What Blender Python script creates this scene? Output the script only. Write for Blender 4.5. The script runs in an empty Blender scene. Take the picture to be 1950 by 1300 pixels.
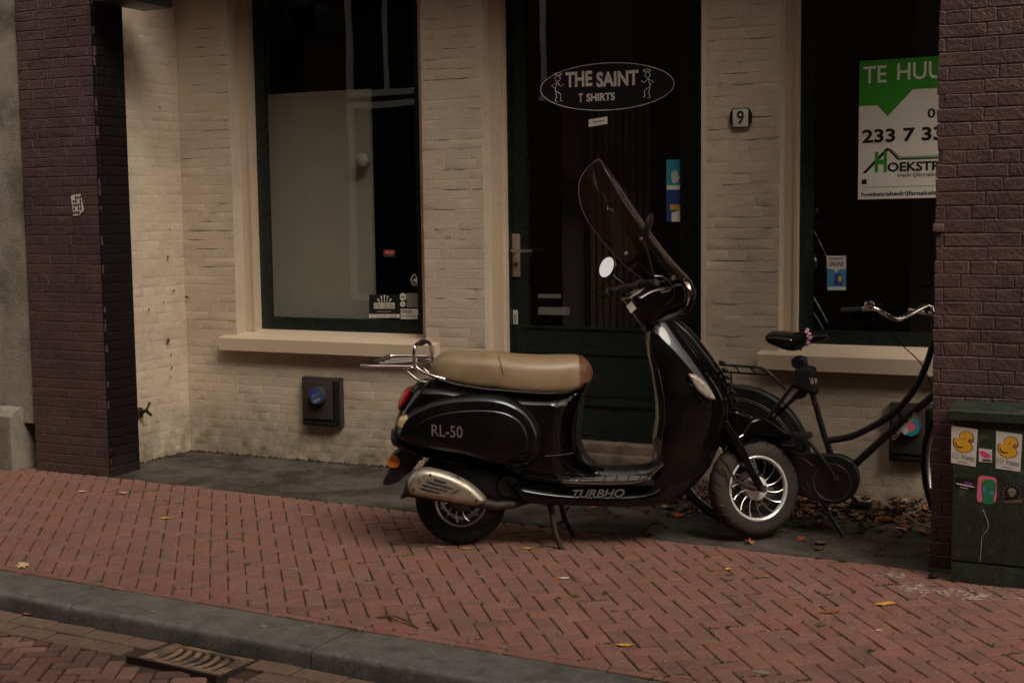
import bpy, bmesh, math, random
import numpy as np
from mathutils import Vector, Matrix
from mathutils.geometry import delaunay_2d_cdt
random.seed(7); rng = np.random.default_rng(5)
scene = bpy.context.scene
col = scene.collection
R_ = math.radians

# ------------------------------------------------------------------ camera
F = 2600.0; CAM = Vector((0.0, -6.384, 1.64))
YAW, PITCH, ROLL = R_(26.0), math.atan(254 / F), 0.0125
fw = Vector((-math.sin(YAW) * math.cos(PITCH), math.cos(YAW) * math.cos(PITCH), -math.sin(PITCH)))
r0 = Vector((math.cos(YAW), math.sin(YAW), 0)); u0 = r0.cross(fw)
RT = math.cos(ROLL) * r0 - math.sin(ROLL) * u0
UP = math.sin(ROLL) * r0 + math.cos(ROLL) * u0
cd = bpy.data.cameras.new('camera'); cam = bpy.data.objects.new('camera', cd); col.objects.link(cam)
cam.matrix_world = Matrix(((RT.x, UP.x, -fw.x, CAM.x), (RT.y, UP.y, -fw.y, CAM.y), (RT.z, UP.z, -fw.z, CAM.z), (0, 0, 0, 1)))
cd.sensor_width = 36; cd.lens = F / 1950 * 36; cd.clip_start = .05; cd.clip_end = 500
scene.camera = cam

# ------------------------------------------------------------------ sky and sun (overcast daylight in a narrow street)
SUN_EL, SUN_AZ = R_(48), R_(56)      # azimuth measured from -Y (street side) towards +X
world = bpy.data.worlds.new('World'); scene.world = world; world.use_nodes = True
nt = world.node_tree; nt.nodes.clear()
out = nt.nodes.new('ShaderNodeOutputWorld'); bg = nt.nodes.new('ShaderNodeBackground')
sky = nt.nodes.new('ShaderNodeTexSky'); sky.sky_type = 'NISHITA'; sky.sun_disc = False
sky.sun_elevation = SUN_EL; sky.sun_rotation = math.pi - SUN_AZ
sky.air_density = 1.0; sky.dust_density = 4.0; sky.ozone_density = 1.0
hsv = nt.nodes.new('ShaderNodeHueSaturation'); hsv.inputs['Saturation'].default_value = .10
mul = nt.nodes.new('ShaderNodeMixRGB'); mul.blend_type = 'MULTIPLY'; mul.inputs[0].default_value = 1
mul.inputs[2].default_value = (1.0, .91, .80, 1)
nt.links.new(sky.outputs[0], hsv.inputs['Color']); nt.links.new(hsv.outputs[0], mul.inputs[1])
nt.links.new(mul.outputs[0], bg.inputs[0]); nt.links.new(bg.outputs[0], out.inputs[0])
bg.inputs[1].default_value = .15
sd = bpy.data.lights.new('sun', 'SUN'); sun = bpy.data.objects.new('sun', sd); col.objects.link(sun)
sd.energy = .85; sd.angle = R_(22); sd.color = (1, .93, .84)
sdir = Vector((math.sin(SUN_AZ) * math.cos(SUN_EL), -math.cos(SUN_AZ) * math.cos(SUN_EL), math.sin(SUN_EL)))
sun.rotation_euler = sdir.to_track_quat('Z', 'Y').to_euler()
scene.view_settings.view_transform = 'Standard'; scene.view_settings.look = 'None'
scene.view_settings.gamma = 1; scene.view_settings.exposure = 0.50
scene.view_settings.use_curve_mapping = False

# ------------------------------------------------------------------ measuring helpers (survey of the photograph)
def ray(px, py): return fw * F + RT * (px - 975) + UP * (650 - py)
def at(px, py, x=None, y=None, z=None):
    d = ray(px, py)
    t = (y - CAM.y) / d.y if y is not None else (z - CAM.z) / d.z if z is not None else (x - CAM.x) / d.x
    return CAM + d * t
def proj(p):
    d = Vector(p) - CAM; q = d.dot(fw)
    return 975 + F * d.dot(RT) / q, 650 - F * d.dot(UP) / q

# ------------------------------------------------------------------ materials
M = {}
def mat(name, c, rough=.6, metal=0, var=.0, vs=8, rv=.0, bump=.0, bs=40, coat=0, objvar=0, spec=.5, c2=None, c2s=3, c2t=(.5, .62), dist=.004, detail=6, soil=None, sp=None):
    m = bpy.data.materials.new(name); m.use_nodes = True; n = m.node_tree; b = n.nodes['Principled BSDF']; L = n.links.new
    geo = n.nodes.new('ShaderNodeNewGeometry')
    pos = geo.outputs['Position']
    b.inputs['Metallic'].default_value = metal; b.inputs['Roughness'].default_value = rough
    b.inputs['Coat Weight'].default_value = coat; b.inputs['Coat Roughness'].default_value = .04
    b.inputs['Specular IOR Level'].default_value = spec if rough < .55 else min(spec, .16)
    cur = None
    rgb = n.nodes.new('ShaderNodeRGB'); rgb.outputs[0].default_value = (*c, 1); cur = rgb.outputs[0]
    def noise(s, d=detail, r=.6):
        t = n.nodes.new('ShaderNodeTexNoise'); t.inputs['Scale'].default_value = s; t.inputs['Detail'].default_value = d
        t.inputs['Roughness'].default_value = r; L(pos, t.inputs['Vector']); return t.outputs['Fac']
    def ramp(f, lo, hi):
        t = n.nodes.new('ShaderNodeMapRange'); t.inputs['From Min'].default_value = lo; t.inputs['From Max'].default_value = hi; L(f, t.inputs['Value']); return t.outputs[0]
    def mix(f, a, bcol, mode='MIX'):
        t = n.nodes.new('ShaderNodeMixRGB'); t.blend_type = mode
        if isinstance(f, float): t.inputs[0].default_value = f
        else: L(f, t.inputs[0])
        L(a, t.inputs[1])
        if isinstance(bcol, tuple): t.inputs[2].default_value = (*bcol, 1)
        else: L(bcol, t.inputs[2])
        return t.outputs[0]
    if c2: cur = mix(ramp(noise(c2s), *c2t), cur, c2)
    if sp:
        mr = n.nodes.new('ShaderNodeMapRange'); mr.inputs['From Min'].default_value = .32; mr.inputs['From Max'].default_value = .68
        mr.inputs['To Min'].default_value = 1 - sp[1]; mr.inputs['To Max'].default_value = 1 + sp[1]; L(noise(sp[0], 3, .7), mr.inputs['Value'])
        cur = mix(1.0, cur, mr.outputs[0], 'MULTIPLY')
    if var or objvar:
        t = n.nodes.new('ShaderNodeHueSaturation'); L(cur, t.inputs['Color'])
        val = None
        if var:
            mr = n.nodes.new('ShaderNodeMapRange'); mr.inputs['From Min'].default_value = .25; mr.inputs['From Max'].default_value = .75
            mr.inputs['To Min'].default_value = 1 - var; mr.inputs['To Max'].default_value = 1 + var; L(noise(vs), mr.inputs['Value']); val = mr.outputs[0]
        if objvar:
            oi = n.nodes.new('ShaderNodeObjectInfo')
            mr = n.nodes.new('ShaderNodeMapRange'); mr.inputs['To Min'].default_value = 1 - objvar; mr.inputs['To Max'].default_value = 1 + objvar; L(oi.outputs['Random'], mr.inputs['Value'])
            if val is not None:
                mm = n.nodes.new('ShaderNodeMath'); mm.operation = 'MULTIPLY'; L(val, mm.inputs[0]); L(mr.outputs[0], mm.inputs[1]); val = mm.outputs[0]
            else: val = mr.outputs[0]
        L(val, t.inputs['Value']); cur = t.outputs[0]
    if soil:   # (colour, height over which splash dirt reaches up, strength)
        sx = n.nodes.new('ShaderNodeSeparateXYZ'); L(pos, sx.inputs[0])
        mr = n.nodes.new('ShaderNodeMapRange'); mr.inputs['From Min'].default_value = soil[1]; mr.inputs['From Max'].default_value = -.02
        mr.inputs['To Max'].default_value = soil[2]; L(sx.outputs['Z'], mr.inputs['Value'])
        mm = n.nodes.new('ShaderNodeMath'); mm.operation = 'MULTIPLY'; L(mr.outputs[0], mm.inputs[0]); L(ramp(noise(9), .3, .65), mm.inputs[1])
        cur = mix(mm.outputs[0], cur, soil[0])
    L(cur, b.inputs['Base Color'])
    if rv:
        mr = n.nodes.new('ShaderNodeMapRange'); mr.inputs['From Min'].default_value = .3; mr.inputs['From Max'].default_value = .7
        mr.inputs['To Min'].default_value = max(0, rough - rv); mr.inputs['To Max'].default_value = min(1, rough + rv); L(noise(vs * 1.7), mr.inputs['Value']); L(mr.outputs[0], b.inputs['Roughness'])
    if bump:
        bp = n.nodes.new('ShaderNodeBump'); bp.inputs['Strength'].default_value = bump; bp.inputs['Distance'].default_value = dist
        L(noise(bs, 8), bp.inputs['Height']); L(bp.outputs[0], b.inputs['Normal'])
    M[name] = m; return m

mat('cream_paint', (.535, .435, .325), .6, var=.10, vs=3, bump=.55, bs=110, dist=.004, c2=(.43, .335, .245), c2s=2.2, c2t=(.5, .8), soil=((.13, .115, .07), .42, 1.0), sp=(60, .09))
mat('cream_wood', (.56, .435, .315), .42, var=.06, vs=4, bump=.15, bs=30, c2=(.42, .32, .22), c2s=14, c2t=(.62, .8))
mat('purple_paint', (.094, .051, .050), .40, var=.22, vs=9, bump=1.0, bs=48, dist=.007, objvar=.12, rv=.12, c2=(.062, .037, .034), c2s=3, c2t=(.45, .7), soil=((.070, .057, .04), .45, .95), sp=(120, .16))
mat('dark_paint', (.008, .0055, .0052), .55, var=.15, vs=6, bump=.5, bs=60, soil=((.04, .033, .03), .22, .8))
mat('paver', (.222, .108, .083), .72, var=.14, vs=24, objvar=.09, bump=.6, bs=160, dist=.003, c2=(.190, .102, .081), c2s=3.4, c2t=(.42, .68), sp=(75, .20))
mat('paver_b', (.236, .107, .081), .72, var=.14, vs=24, objvar=.09, bump=.6, bs=160, dist=.003, c2=(.198, .102, .080), c2s=3.4, c2t=(.42, .68), sp=(75, .20))
mat('paver_c', (.212, .110, .089), .74, var=.14, vs=24, objvar=.10, bump=.6, bs=160, dist=.003, c2=(.155, .086, .067), c2s=3.4, c2t=(.42, .68), sp=(75, .20))
mat('road_brick', (.150, .078, .060), .78, var=.18, vs=30, objvar=.16, bump=.7, bs=120, dist=.004, c2=(.10, .060, .047), c2s=5, c2t=(.4, .7), sp=(150, .18))
mat('gutter_brick', (.175, .112, .080), .8, var=.18, vs=30, objvar=.10, bump=.7, bs=120, dist=.004, c2=(.15, .095, .07), c2s=6, c2t=(.4, .7), sp=(150, .18))
mat('joint_sand', (.062, .040, .030), .95, var=.35, vs=40, bump=.8, bs=200, c2=(.028, .021, .015), c2s=7)
mat('kerb_stone', (.150, .141, .133), .40, var=.2, vs=9, bump=.9, bs=140, dist=.003, objvar=.06, c2=(.070, .067, .064), c2s=9, c2t=(.42, .66), rv=.10, sp=(70, .30))
mat('concrete', (.092, .080, .068), .78, var=.3, vs=11, bump=.9, bs=110, dist=.004, c2=(.042, .035, .029), c2s=3.0, c2t=(.42, .60), sp=(60, .38))
mat('stone', (.27, .235, .185), .78, var=.14, vs=18, bump=.9, bs=80, dist=.006, c2=(.11, .09, .068), c2s=3.0, c2t=(.50, .70), sp=(130, .14))
mat('green_paint', (.010, .016, .013), .28, var=.1, bump=.08, bs=25, rv=.08)
mat('step_stone', (.16, .115, .085), .7, var=.2, vs=14, bump=.5, bs=80, c2=(.09, .065, .05), c2s=5)
mat('black_gloss', (.003, .0026, .0025), .055, spec=.38, rv=.025, vs=4, c2=(.010, .0085, .0075), c2s=2.5, c2t=(.5, .75), sp=(220, .5))
mat('black_satin', (.011, .0105, .010), .36, var=.2, vs=12, rv=.06)
mat('black_rubber', (.016, .015, .014), .72, var=.2, vs=20, bump=.3, bs=150)
mat('tyre_dusty', (.052, .041, .035), .82, var=.25, vs=12, bump=.35, bs=140, c2=(.028, .023, .020), c2s=6, c2t=(.45, .7))
mat('chrome', (.74, .68, .64), .13, 1, var=.08, vs=30)
mat('chrome_dull', (.5, .46, .43), .3, 1, var=.15, vs=30)
mat('silver_rim', (.82, .79, .75), .25, .35, var=.1, vs=30)
mat('iron', (.06, .045, .037), .6, .6, var=.3, vs=30, bump=.4, bs=120)
mat('muffler_metal', (.46, .40, .31), .42, .75, var=.2, vs=25, rv=.12, c2=(.17, .085, .04), c2s=30, c2t=(.56, .70), bump=.25, bs=150)
mat('rust', (.13, .06, .035), .85, .3, var=.3, vs=30, bump=.6, bs=120, c2=(.055, .033, .025), c2s=12)
mat('grate_iron', (.24, .155, .105), .6, .15, var=.25, vs=25, bump=.6, bs=120, c2=(.10, .075, .058), c2s=9, sp=(150, .2))
mat('seat_tan', (.27, .186, .104), .42, var=.10, vs=10, bump=.35, bs=220, dist=.0015, c2=(.235, .155, .08), c2s=6)
mat('seat_tan_shaded', (.26, .182, .102), .43, var=.12, vs=9, bump=.35, bs=220, dist=.0015, c2=(.215, .15, .085), c2s=5)  # same leather as seat_tan, colour darkened for how light falls at the rear
mat('seat_brown', (.13, .055, .028), .36, var=.15, vs=14, bump=.3, bs=220, dist=.0015, c2=(.2, .12, .06), c2s=9)
mat('mat_grey', (.13, .115, .105), .5, var=.2, vs=30)
mat('tunnel_grey', (.028, .032, .031), .42, var=.1)
mat('red_lens', (.42, .012, .012), .12, coat=.5)
mat('orange_lens', (.72, .20, .015), .25, coat=.3)
mat('amber_lens', (.45, .33, .15), .16, coat=.5, var=.3, vs=60)
mat('clear_lens', (.50, .44, .38), .12, .4, coat=.6, var=.45, vs=45)
mat('decal_silver', (.105, .093, .087), .45)
mat('cabinet_green', (.022, .033, .021), .46, var=.3, vs=14, bump=.4, bs=90, c2=(.065, .066, .048), c2s=22, c2t=(.57, .66), rv=.12, sp=(60, .35))
mat('box_grey', (.045, .036, .030), .7, var=.3, vs=14, bump=.5, bs=80)
mat('white_paper', (.62, .55, .50), .6, var=.05)
mat('poster_white', (.78, .72, .63), .6)
mat('poster_green', (.05, .30, .03), .6)
mat('ink_black', (.008, .008, .008), .5)
mat('ink_dim', (.22, .20, .18), .6)
mat('teal', (.02, .30, .33), .5)
mat('blue', (.02, .06, .22), .5)
mat('sky_blue', (.06, .22, .38), .5)
mat('gold', (.55, .33, .05), .5)
mat('duck_yellow', (.72, .36, .03), .55, var=.05)
mat('pink', (.72, .14, .22), .55)
mat('hot_pink', (.70, .07, .22), .55)
mat('duck_bill', (.62, .12, .10), .5)
mat('leaf_green', (.03, .20, .08), .6)
mat('print_green', (.11, .19, .09), .6)
mat('purple_ink', (.16, .05, .20), .5)
mat('brass_plate', (.42, .33, .23), .38, .5)
mat('scrunchie', (.62, .33, .40), .8, bump=.5, bs=150)
mat('enamel', (.60, .56, .48), .25)
mat('brick_opposite', (.075, .045, .035), .8, var=.2, vs=5, bump=.5, bs=30)
mat('white_frame', (.80, .77, .72), .45)
mat('partition', (.36, .325, .265), .7, var=.04)
mat('interior', (.022, .018, .016), .8)
mat('interior_brown', (.075, .052, .044), .8)
mat('tree_leaf', (.055, .085, .025), .5, objvar=.2, var=.3, vs=3)
mat('splash_white', (.46, .40, .36), .7, c2=(.25, .15, .12), c2s=60, c2t=(.45, .6))
mat('leaf_orange', (.30, .10, .035), .6, objvar=.3, var=.25, vs=60)
mat('leaf_yellow', (.52, .27, .05), .6, objvar=.25, var=.2, vs=60)
mat('leaf_pale', (.50, .33, .20), .65, objvar=.25, var=.2, vs=60)
mat('leaf_brown', (.115, .065, .038), .75, objvar=.4, var=.5, vs=25)
mat('leaf_olive', (.16, .118, .058), .75, objvar=.4, var=.5, vs=25)
mat('moss', (.085, .115, .025), .9, objvar=.3, var=.3, vs=60)
mat('twig', (.12, .075, .05), .8, var=.3, vs=50)
mat('soil', (.035, .026, .019), .95, var=.4, vs=50, bump=1, bs=150)
mat('ceiling', (.50, .43, .35), .8)

def glassy(name, ior=1.75, tint=(1, 1, 1), rough=0.0, wave=0.0, veil=None):
    m = bpy.data.materials.new(name); m.use_nodes = True; n = m.node_tree; n.nodes.clear(); L = n.links.new
    o = n.nodes.new('ShaderNodeOutputMaterial'); mx = n.nodes.new('ShaderNodeMixShader'); lw = n.nodes.new('ShaderNodeLayerWeight'); lw.inputs[0].default_value = .5; pw = n.nodes.new('ShaderNodeMath'); pw.operation = 'POWER'; pw.inputs[1].default_value = 5; L(lw.outputs['Facing'], pw.inputs[0]); f0 = ((ior - 1) / (ior + 1)) ** 2; fr = n.nodes.new('ShaderNodeMapRange'); fr.inputs['To Min'].default_value = f0; fr.inputs['To Max'].default_value = 1; L(pw.outputs[0], fr.inputs['Value'])
    tr = n.nodes.new('ShaderNodeBsdfTransparent'); tr.inputs[0].default_value = (*tint, 1)
    gl = n.nodes.new('ShaderNodeBsdfGlossy'); gl.inputs['Roughness'].default_value = rough; gl.inputs[0].default_value = (1, 1, 1, 1)
    if wave:
        g = n.nodes.new('ShaderNodeNewGeometry'); t = n.nodes.new('ShaderNodeTexNoise'); t.inputs['Scale'].default_value = 3.0; t.inputs['Detail'].default_value = 1
        L(g.outputs['Position'], t.inputs['Vector']); bp = n.nodes.new('ShaderNodeBump'); bp.inputs['Strength'].default_value = wave; bp.inputs['Distance'].default_value = .01
        L(t.outputs['Fac'], bp.inputs['Height']); L(bp.outputs[0], gl.inputs['Normal'])
    L(fr.outputs[0], mx.inputs[0])
    body = tr.outputs[0]
    if veil:
        df = n.nodes.new('ShaderNodeBsdfDiffuse'); df.inputs[0].default_value = (*veil, 1); m2 = n.nodes.new('ShaderNodeMixShader'); m2.inputs[0].default_value = .22; L(tr.outputs[0], m2.inputs[1]); L(df.outputs[0], m2.inputs[2]); body = m2.outputs[0]
    L(body, mx.inputs[1]); L(gl.outputs[0], mx.inputs[2]); L(mx.outputs[0], o.inputs[0]); M[name] = m
glassy('window_glass', 1.60, (.93, .95, .93), 0, .03)
glassy('smoke_screen', 1.42, (.42, .36, .33), .02, veil=(.075, .055, .048))
def mirror_mat():
    mat('mirror', (.92, .92, .92), .02, 1)
mirror_mat()

# ------------------------------------------------------------------ mesh builder
class MB:
    def __init__(s, xf=None): s.v = []; s.f = []; s.xf = xf
    def add(s, vs, fs):
        o = len(s.v); s.v.extend([tuple(v) for v in vs]); s.f.extend([tuple(i + o for i in f) for f in fs]); return s
    def box(s, x0, x1, y0, y1, z0, z1):
        return s.add([(x0, y0, z0), (x1, y0, z0), (x1, y1, z0), (x0, y1, z0), (x0, y0, z1), (x1, y0, z1), (x1, y1, z1), (x0, y1, z1)],
                     [(0, 3, 2, 1), (4, 5, 6, 7), (0, 1, 5, 4), (1, 2, 6, 5), (2, 3, 7, 6), (3, 0, 4, 7)])
    def obox(s, c, u, v, w):
        c, u, v, w = map(Vector, (c, u, v, w))
        P = [c + a * u + b * v + d * w for d in (-1, 1) for b in (-1, 1) for a in (-1, 1)]
        return s.add(P, [(0, 2, 3, 1), (4, 5, 7, 6), (0, 1, 5, 4), (1, 3, 7, 5), (3, 2, 6, 7), (2, 0, 4, 6)])
    def bbox(s, x0, x1, y0, y1, z0, z1, b=.005):   # box with chamfered edges
        bm = bmesh.new(); bmesh.ops.create_cube(bm, size=1)
        for v in bm.verts: v.co = Vector((x0 + (v.co.x + .5) * (x1 - x0), y0 + (v.co.y + .5) * (y1 - y0), z0 + (v.co.z + .5) * (z1 - z0)))
        bmesh.ops.bevel(bm, geom=bm.edges[:], offset=b, segments=2, affect='EDGES', profile=.6)
        s.add([v.co for v in bm.verts], [[v.index for v in f.verts] for f in bm.faces]); bm.free(); return s
    def tube(s, pts, r, n=10, closed=False, flat=1.0):
        pts = [Vector(p) for p in pts]; k = len(pts); rs = r if isinstance(r, (list, tuple)) else [r] * k
        rings = []; prev = None
        for i, p in enumerate(pts):
            a = pts[(i - 1) % k] if closed or i > 0 else pts[0]; b = pts[(i + 1) % k] if closed or i < k - 1 else pts[-1]
            t = (b - a).normalized() if (b - a).length > 1e-9 else Vector((0, 0, 1))
            if prev is None:
                ref = Vector((0, 0, 1)) if abs(t.z) < .9 else Vector((1, 0, 0)); u = t.cross(ref).normalized()
            else: u = (prev - t * prev.dot(t)).normalized()
            prev = u; w = t.cross(u)
            rings.append([p + (u * math.cos(2 * math.pi * j / n) + w * math.sin(2 * math.pi * j / n) * flat) * rs[i] for j in range(n)])
        return s.loft(rings, closed=closed)
    def loft(s, rings, closed=False, caps=True):
        n = len(rings[0]); vs = [p for rg in rings for p in rg]; fs = []; k = len(rings)
        for i in range(k if closed else k - 1):
            a, b = i * n, ((i + 1) % k) * n
            for j in range(n): fs.append((a + j, a + (j + 1) % n, b + (j + 1) % n, b + j))
        if not closed and caps: fs.append(tuple(reversed(range(n)))); fs.append(tuple(range((k - 1) * n, k * n)))
        return s.add(vs, fs)
    def grid(s, rows):
        n = len(rows[0]); return s.add([p for r in rows for p in r], [(i * n + j, i * n + j + 1, (i + 1) * n + j + 1, (i + 1) * n + j) for i in range(len(rows) - 1) for j in range(n - 1)])
    def lathe(s, prof, c, ax, n=48, closed=False):
        c = Vector(c); ax = Vector(ax).normalized(); ref = Vector((0, 0, 1)) if abs(ax.z) < .9 else Vector((1, 0, 0)); u = ax.cross(ref).normalized(); w = ax.cross(u)
        rings = [[c + ax * h + (u * math.cos(2 * math.pi * j / n) + w * math.sin(2 * math.pi * j / n)) * max(r, 1e-4) for j in range(n)] for r, h in prof]
        return s.loft(rings, closed=closed)
    def prism(s, poly, h0, h1, mp):
        n = len(poly); vs = [mp(a, b, h0) for a, b in poly] + [mp(a, b, h1) for a, b in poly]
        return s.add(vs, [tuple(range(n)), tuple(reversed(range(n, 2 * n)))] + [(i, i + n, (i + 1) % n + n, (i + 1) % n) for i in range(n)])
    def mesh(s, name, m, ang=38):
        me = bpy.data.meshes.new(name)
        vs = s.v if s.xf is None else [tuple(s.xf @ Vector(v)) for v in s.v]
        me.from_pydata(vs, [], s.f); me.materials.append(M[m] if isinstance(m, str) else m)
        bm = bmesh.new(); bm.from_mesh(me); bmesh.ops.recalc_face_normals(bm, faces=bm.faces[:]); bm.to_mesh(me); bm.free()
        if ang:
            me.polygons.foreach_set('use_smooth', [True] * len(me.polygons)); me.set_sharp_from_angle(angle=R_(ang))
        return me
    def build(s, name, m, parent=None, ang=38):
        return link(name, s.mesh(name, m, ang), parent)
def link(name, me, parent=None):
    o = bpy.data.objects.new(name, me); col.objects.link(o); o.parent = parent; return o
def tag(o, label=None, cat=None, group=None, kind=None):
    if label: o['label'] = label
    if cat: o['category'] = cat
    if group: o['group'] = group
    if kind: o['kind'] = kind
    return o
def empty(name, loc=(0, 0, 0), label=None, cat=None, group=None, kind=None, rz=0):
    o = bpy.data.objects.new(name, None); col.objects.link(o); o.location = loc; o.rotation_euler = (0, 0, rz); o.empty_display_size = .1
    return tag(o, label, cat, group, kind)
def smooth(pts, k=6, closed=True):
    P = np.array(pts, float); n = len(P); o = []
    rngi = range(n) if closed else range(n - 1)
    for i in rngi:
        g = (lambda j: P[j % n]) if closed else (lambda j: P[min(max(j, 0), n - 1)])
        p0, p1, p2, p3 = g(i - 1), g(i), g(i + 1), g(i + 2)
        for t in np.arange(k) / k:
            o.append(.5 * (2 * p1 + (p2 - p0) * t + (2 * p0 - 5 * p1 + 4 * p2 - p3) * t * t + (3 * p1 - p0 - 3 * p2 + p3) * t ** 3))
    if not closed: o.append(P[-1])
    return [tuple(a) for a in o]
def resample(poly, step):
    P = np.array(poly + [poly[0]]); d = np.r_[0, np.cumsum(np.hypot(*np.diff(P, axis=0).T))]; n = max(8, int(d[-1] / step))
    t = np.linspace(0, d[-1], n, endpoint=False); return np.c_[np.interp(t, d, P[:, 0]), np.interp(t, d, P[:, 1])]
def inside(P, poly):
    x, y = P[:, 0], P[:, 1]; r = np.zeros(len(P), bool); a = poly; b = np.roll(poly, -1, 0)
    for (x1, y1), (x2, y2) in zip(a, b):
        c = ((y1 > y) != (y2 > y)); 
        if y1 != y2: r ^= c & (x < (x2 - x1) * (y - y1) / (y2 - y1) + x1)
    return r
def bdist(P, poly):
    a = poly; b = np.roll(poly, -1, 0); best = np.full(len(P), 1e9)
    for p, q in zip(a, b):
        d = q - p; L = d @ d
        if L < 1e-14: continue
        t = np.clip(((P - p) @ d) / L, 0, 1); best = np.minimum(best, np.hypot(*(P - p - t[:, None] * d).T))
    return best
def inflate(mb, poly, W, r, y0=0., step=.012, sides='both', p=2., sgn=-1):
    """puffed panel: outline in (x,z); thickness W (number or fn(x,z)) with an edge rounding of radius r. sides both: symmetric about y0"""
    B = resample(poly, step)
    if sum(B[:, 0] * np.roll(B[:, 1], -1) - np.roll(B[:, 0], -1) * B[:, 1]) < 0: B = B[::-1]
    T = np.roll(B, -1, 0) - np.roll(B, 1, 0); T /= np.hypot(*T.T)[:, None]; N = np.c_[-T[:, 1], T[:, 0]]
    pts = [B]; 
    for k in (.04, .13, .27, .45, .68, .95):
        Q = B + N * r * k; ok = inside(Q, B); Q = Q[ok]; dd = bdist(Q, B); Q = Q[dd > r * k * .93]; pts.append(Q)
    lo, hi = B.min(0), B.max(0); g = max(step * 1.6, .012)
    gx, gy = np.meshgrid(np.arange(lo[0], hi[0], g), np.arange(lo[1], hi[1], g)); gx = gx + (np.arange(gx.shape[0]) % 2)[:, None] * g / 2
    G = np.c_[gx.ravel(), gy.ravel()]; G = G[inside(G, B)]; G = G[bdist(G, B) > r * 1.08]; pts.append(G)
    A = np.vstack(pts); n0 = len(B)
    vo, eo, fo, ov, oe, of_ = delaunay_2d_cdt([Vector(a) for a in A], [(i, (i + 1) % n0) for i in range(n0)], [], 1, 1e-6)
    V = np.array([tuple(v) for v in vo]); d = bdist(V, B); d[d < 1e-5] = 0
    h = (1 - (1 - np.clip(d / r, 0, 1)) ** p) ** (1 / p)
    w = np.array([W(a, b) for a, b in V]) if callable(W) else np.full(len(V), W)
    hh = h * w; n = len(V); near = [(V[i, 0], y0 + sgn * hh[i], V[i, 1]) for i in range(n)]
    fs = [tuple(f) for f in fo]
    if sides == 'both':
        idx = {}; vs = list(near); mp = []
        for i in range(n):
            if d[i] == 0: mp.append(i)
            else: mp.append(len(vs)); vs.append((V[i, 0], y0 - sgn * hh[i], V[i, 1]))
        fs = fs + [tuple(mp[j] for j in reversed(f)) for f in fo]; mb.add(vs, fs)
    else: mb.add(near, fs)
    return mb
def textmesh(s, x0, x1, z0, z1, mp, name, m, parent=None, bold=0., shear=0., h=0.0):
    cu = bpy.data.curves.new('t', 'FONT'); cu.body = s; cu.offset = bold; cu.shear = shear; cu.resolution_u = 3
    ob = bpy.data.objects.new('t', cu); me = ob.to_mesh(); V = np.array([tuple(v.co) for v in me.vertices]); fs = [tuple(p.vertices) for p in me.polygons]; ob.to_mesh_clear()
    bpy.data.objects.remove(ob); bpy.data.curves.remove(cu)
    lo, hi = V.min(0), V.max(0); b = MB()
    b.add([mp(x0 + (v[0] - lo[0]) / (hi[0] - lo[0]) * (x1 - x0), z0 + (v[1] - lo[1]) / (hi[1] - lo[1]) * (z1 - z0), h) for v in V], fs)
    return b.build(name, m, parent, ang=0)
# ================================================================== GROUND
def yk(x): return -1.95 - .0515 * (x + 3)          # back edge of the kerb
def ys(x): return -.078 - .052 * (x + 3)           # edge between brick pavement and concrete forecourt
KW, KH = .268, .07
gb = MB(); gb.box(-9, 3, -1.0, 1.2, -.16, -.007)
gb.add([(-9, yk(-9), -.007), (3, yk(3), -.007), (3, -1.0, -.007), (-9, -1.0, -.007)], [(0, 1, 2, 3)])
tag(gb.build('pavement_bed', 'joint_sand', ang=0), kind='structure')
rb = MB(); rb.add([(-60, -8.6, -KH - .012), (40, -8.6, -KH - .012), (40, yk(40) - .02, -KH - .012), (-60, yk(-60) - .02, -KH - .012)], [(0, 1, 2, 3)])
tag(rb.build('road_bed', 'joint_sand', ang=0), kind='structure')
fb = MB()
xs = np.linspace(-9, 3, 97)
rows = []
for t in np.linspace(0, 1, 12):
    rows.append([(x, ys(x) + (1.3 - ys(x)) * t, .001 + .0022 * math.sin(x * 7 + t * 9) * math.sin(x * 2.3) * (0 if t == 0 else 1)) for x in xs])
fb.grid(rows); fb.grid([[(x, ys(x), -.05) for x in xs], rows[0]])
tag(fb.build('forecourt', 'concrete', ang=60), kind='structure')

def clip(poly, lines):   # lines: (point, inward normal)
    for (px, py), (nx, ny) in lines:
        o = []
        for i, a in enumerate(poly):
            b = poly[(i + 1) % len(poly)]; da = (a[0] - px) * nx + (a[1] - py) * ny; db = (b[0] - px) * nx + (b[1] - py) * ny
            if da >= 0: o.append(a)
            if da * db < 0: t = da / (da - db); o.append((a[0] + (b[0] - a[0]) * t, a[1] + (b[1] - a[1]) * t))
        poly = o
        if len(poly) < 3: return []
    return poly
def area(p): return .5 * sum(p[i][0] * p[(i + 1) % len(p)][1] - p[(i + 1) % len(p)][0] * p[i][1] for i in range(len(p)))
def slab(poly, depth=.035, ch=.004, dome=.0012):
    """cut paver: outline, chamfered arris, slightly uneven top"""
    c = (sum(p[0] for p in poly) / len(poly), sum(p[1] for p in poly) / len(poly)); n = len(poly)
    def ins(k): return [(p[0] + (c[0] - p[0]) / max(.02, math.dist(p, c)) * k, p[1] + (c[1] - p[1]) / max(.02, math.dist(p, c)) * k) for p in poly]
    i2 = ins(ch * 1.3)
    vs = [(p[0], p[1], -depth) for p in poly] + [(p[0], p[1], -ch) for p in poly] + [(p[0], p[1], random.uniform(-.0006, .0006)) for p in i2] + [(c[0], c[1], dome)]
    fs = []
    for k in (0, n):
        for j in range(n): fs.append((k + j, k + (j + 1) % n, k + n + (j + 1) % n, k + n + j))
    for j in range(n): fs.append((2 * n + j, 2 * n + (j + 1) % n, 3 * n))
    return vs, fs
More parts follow.
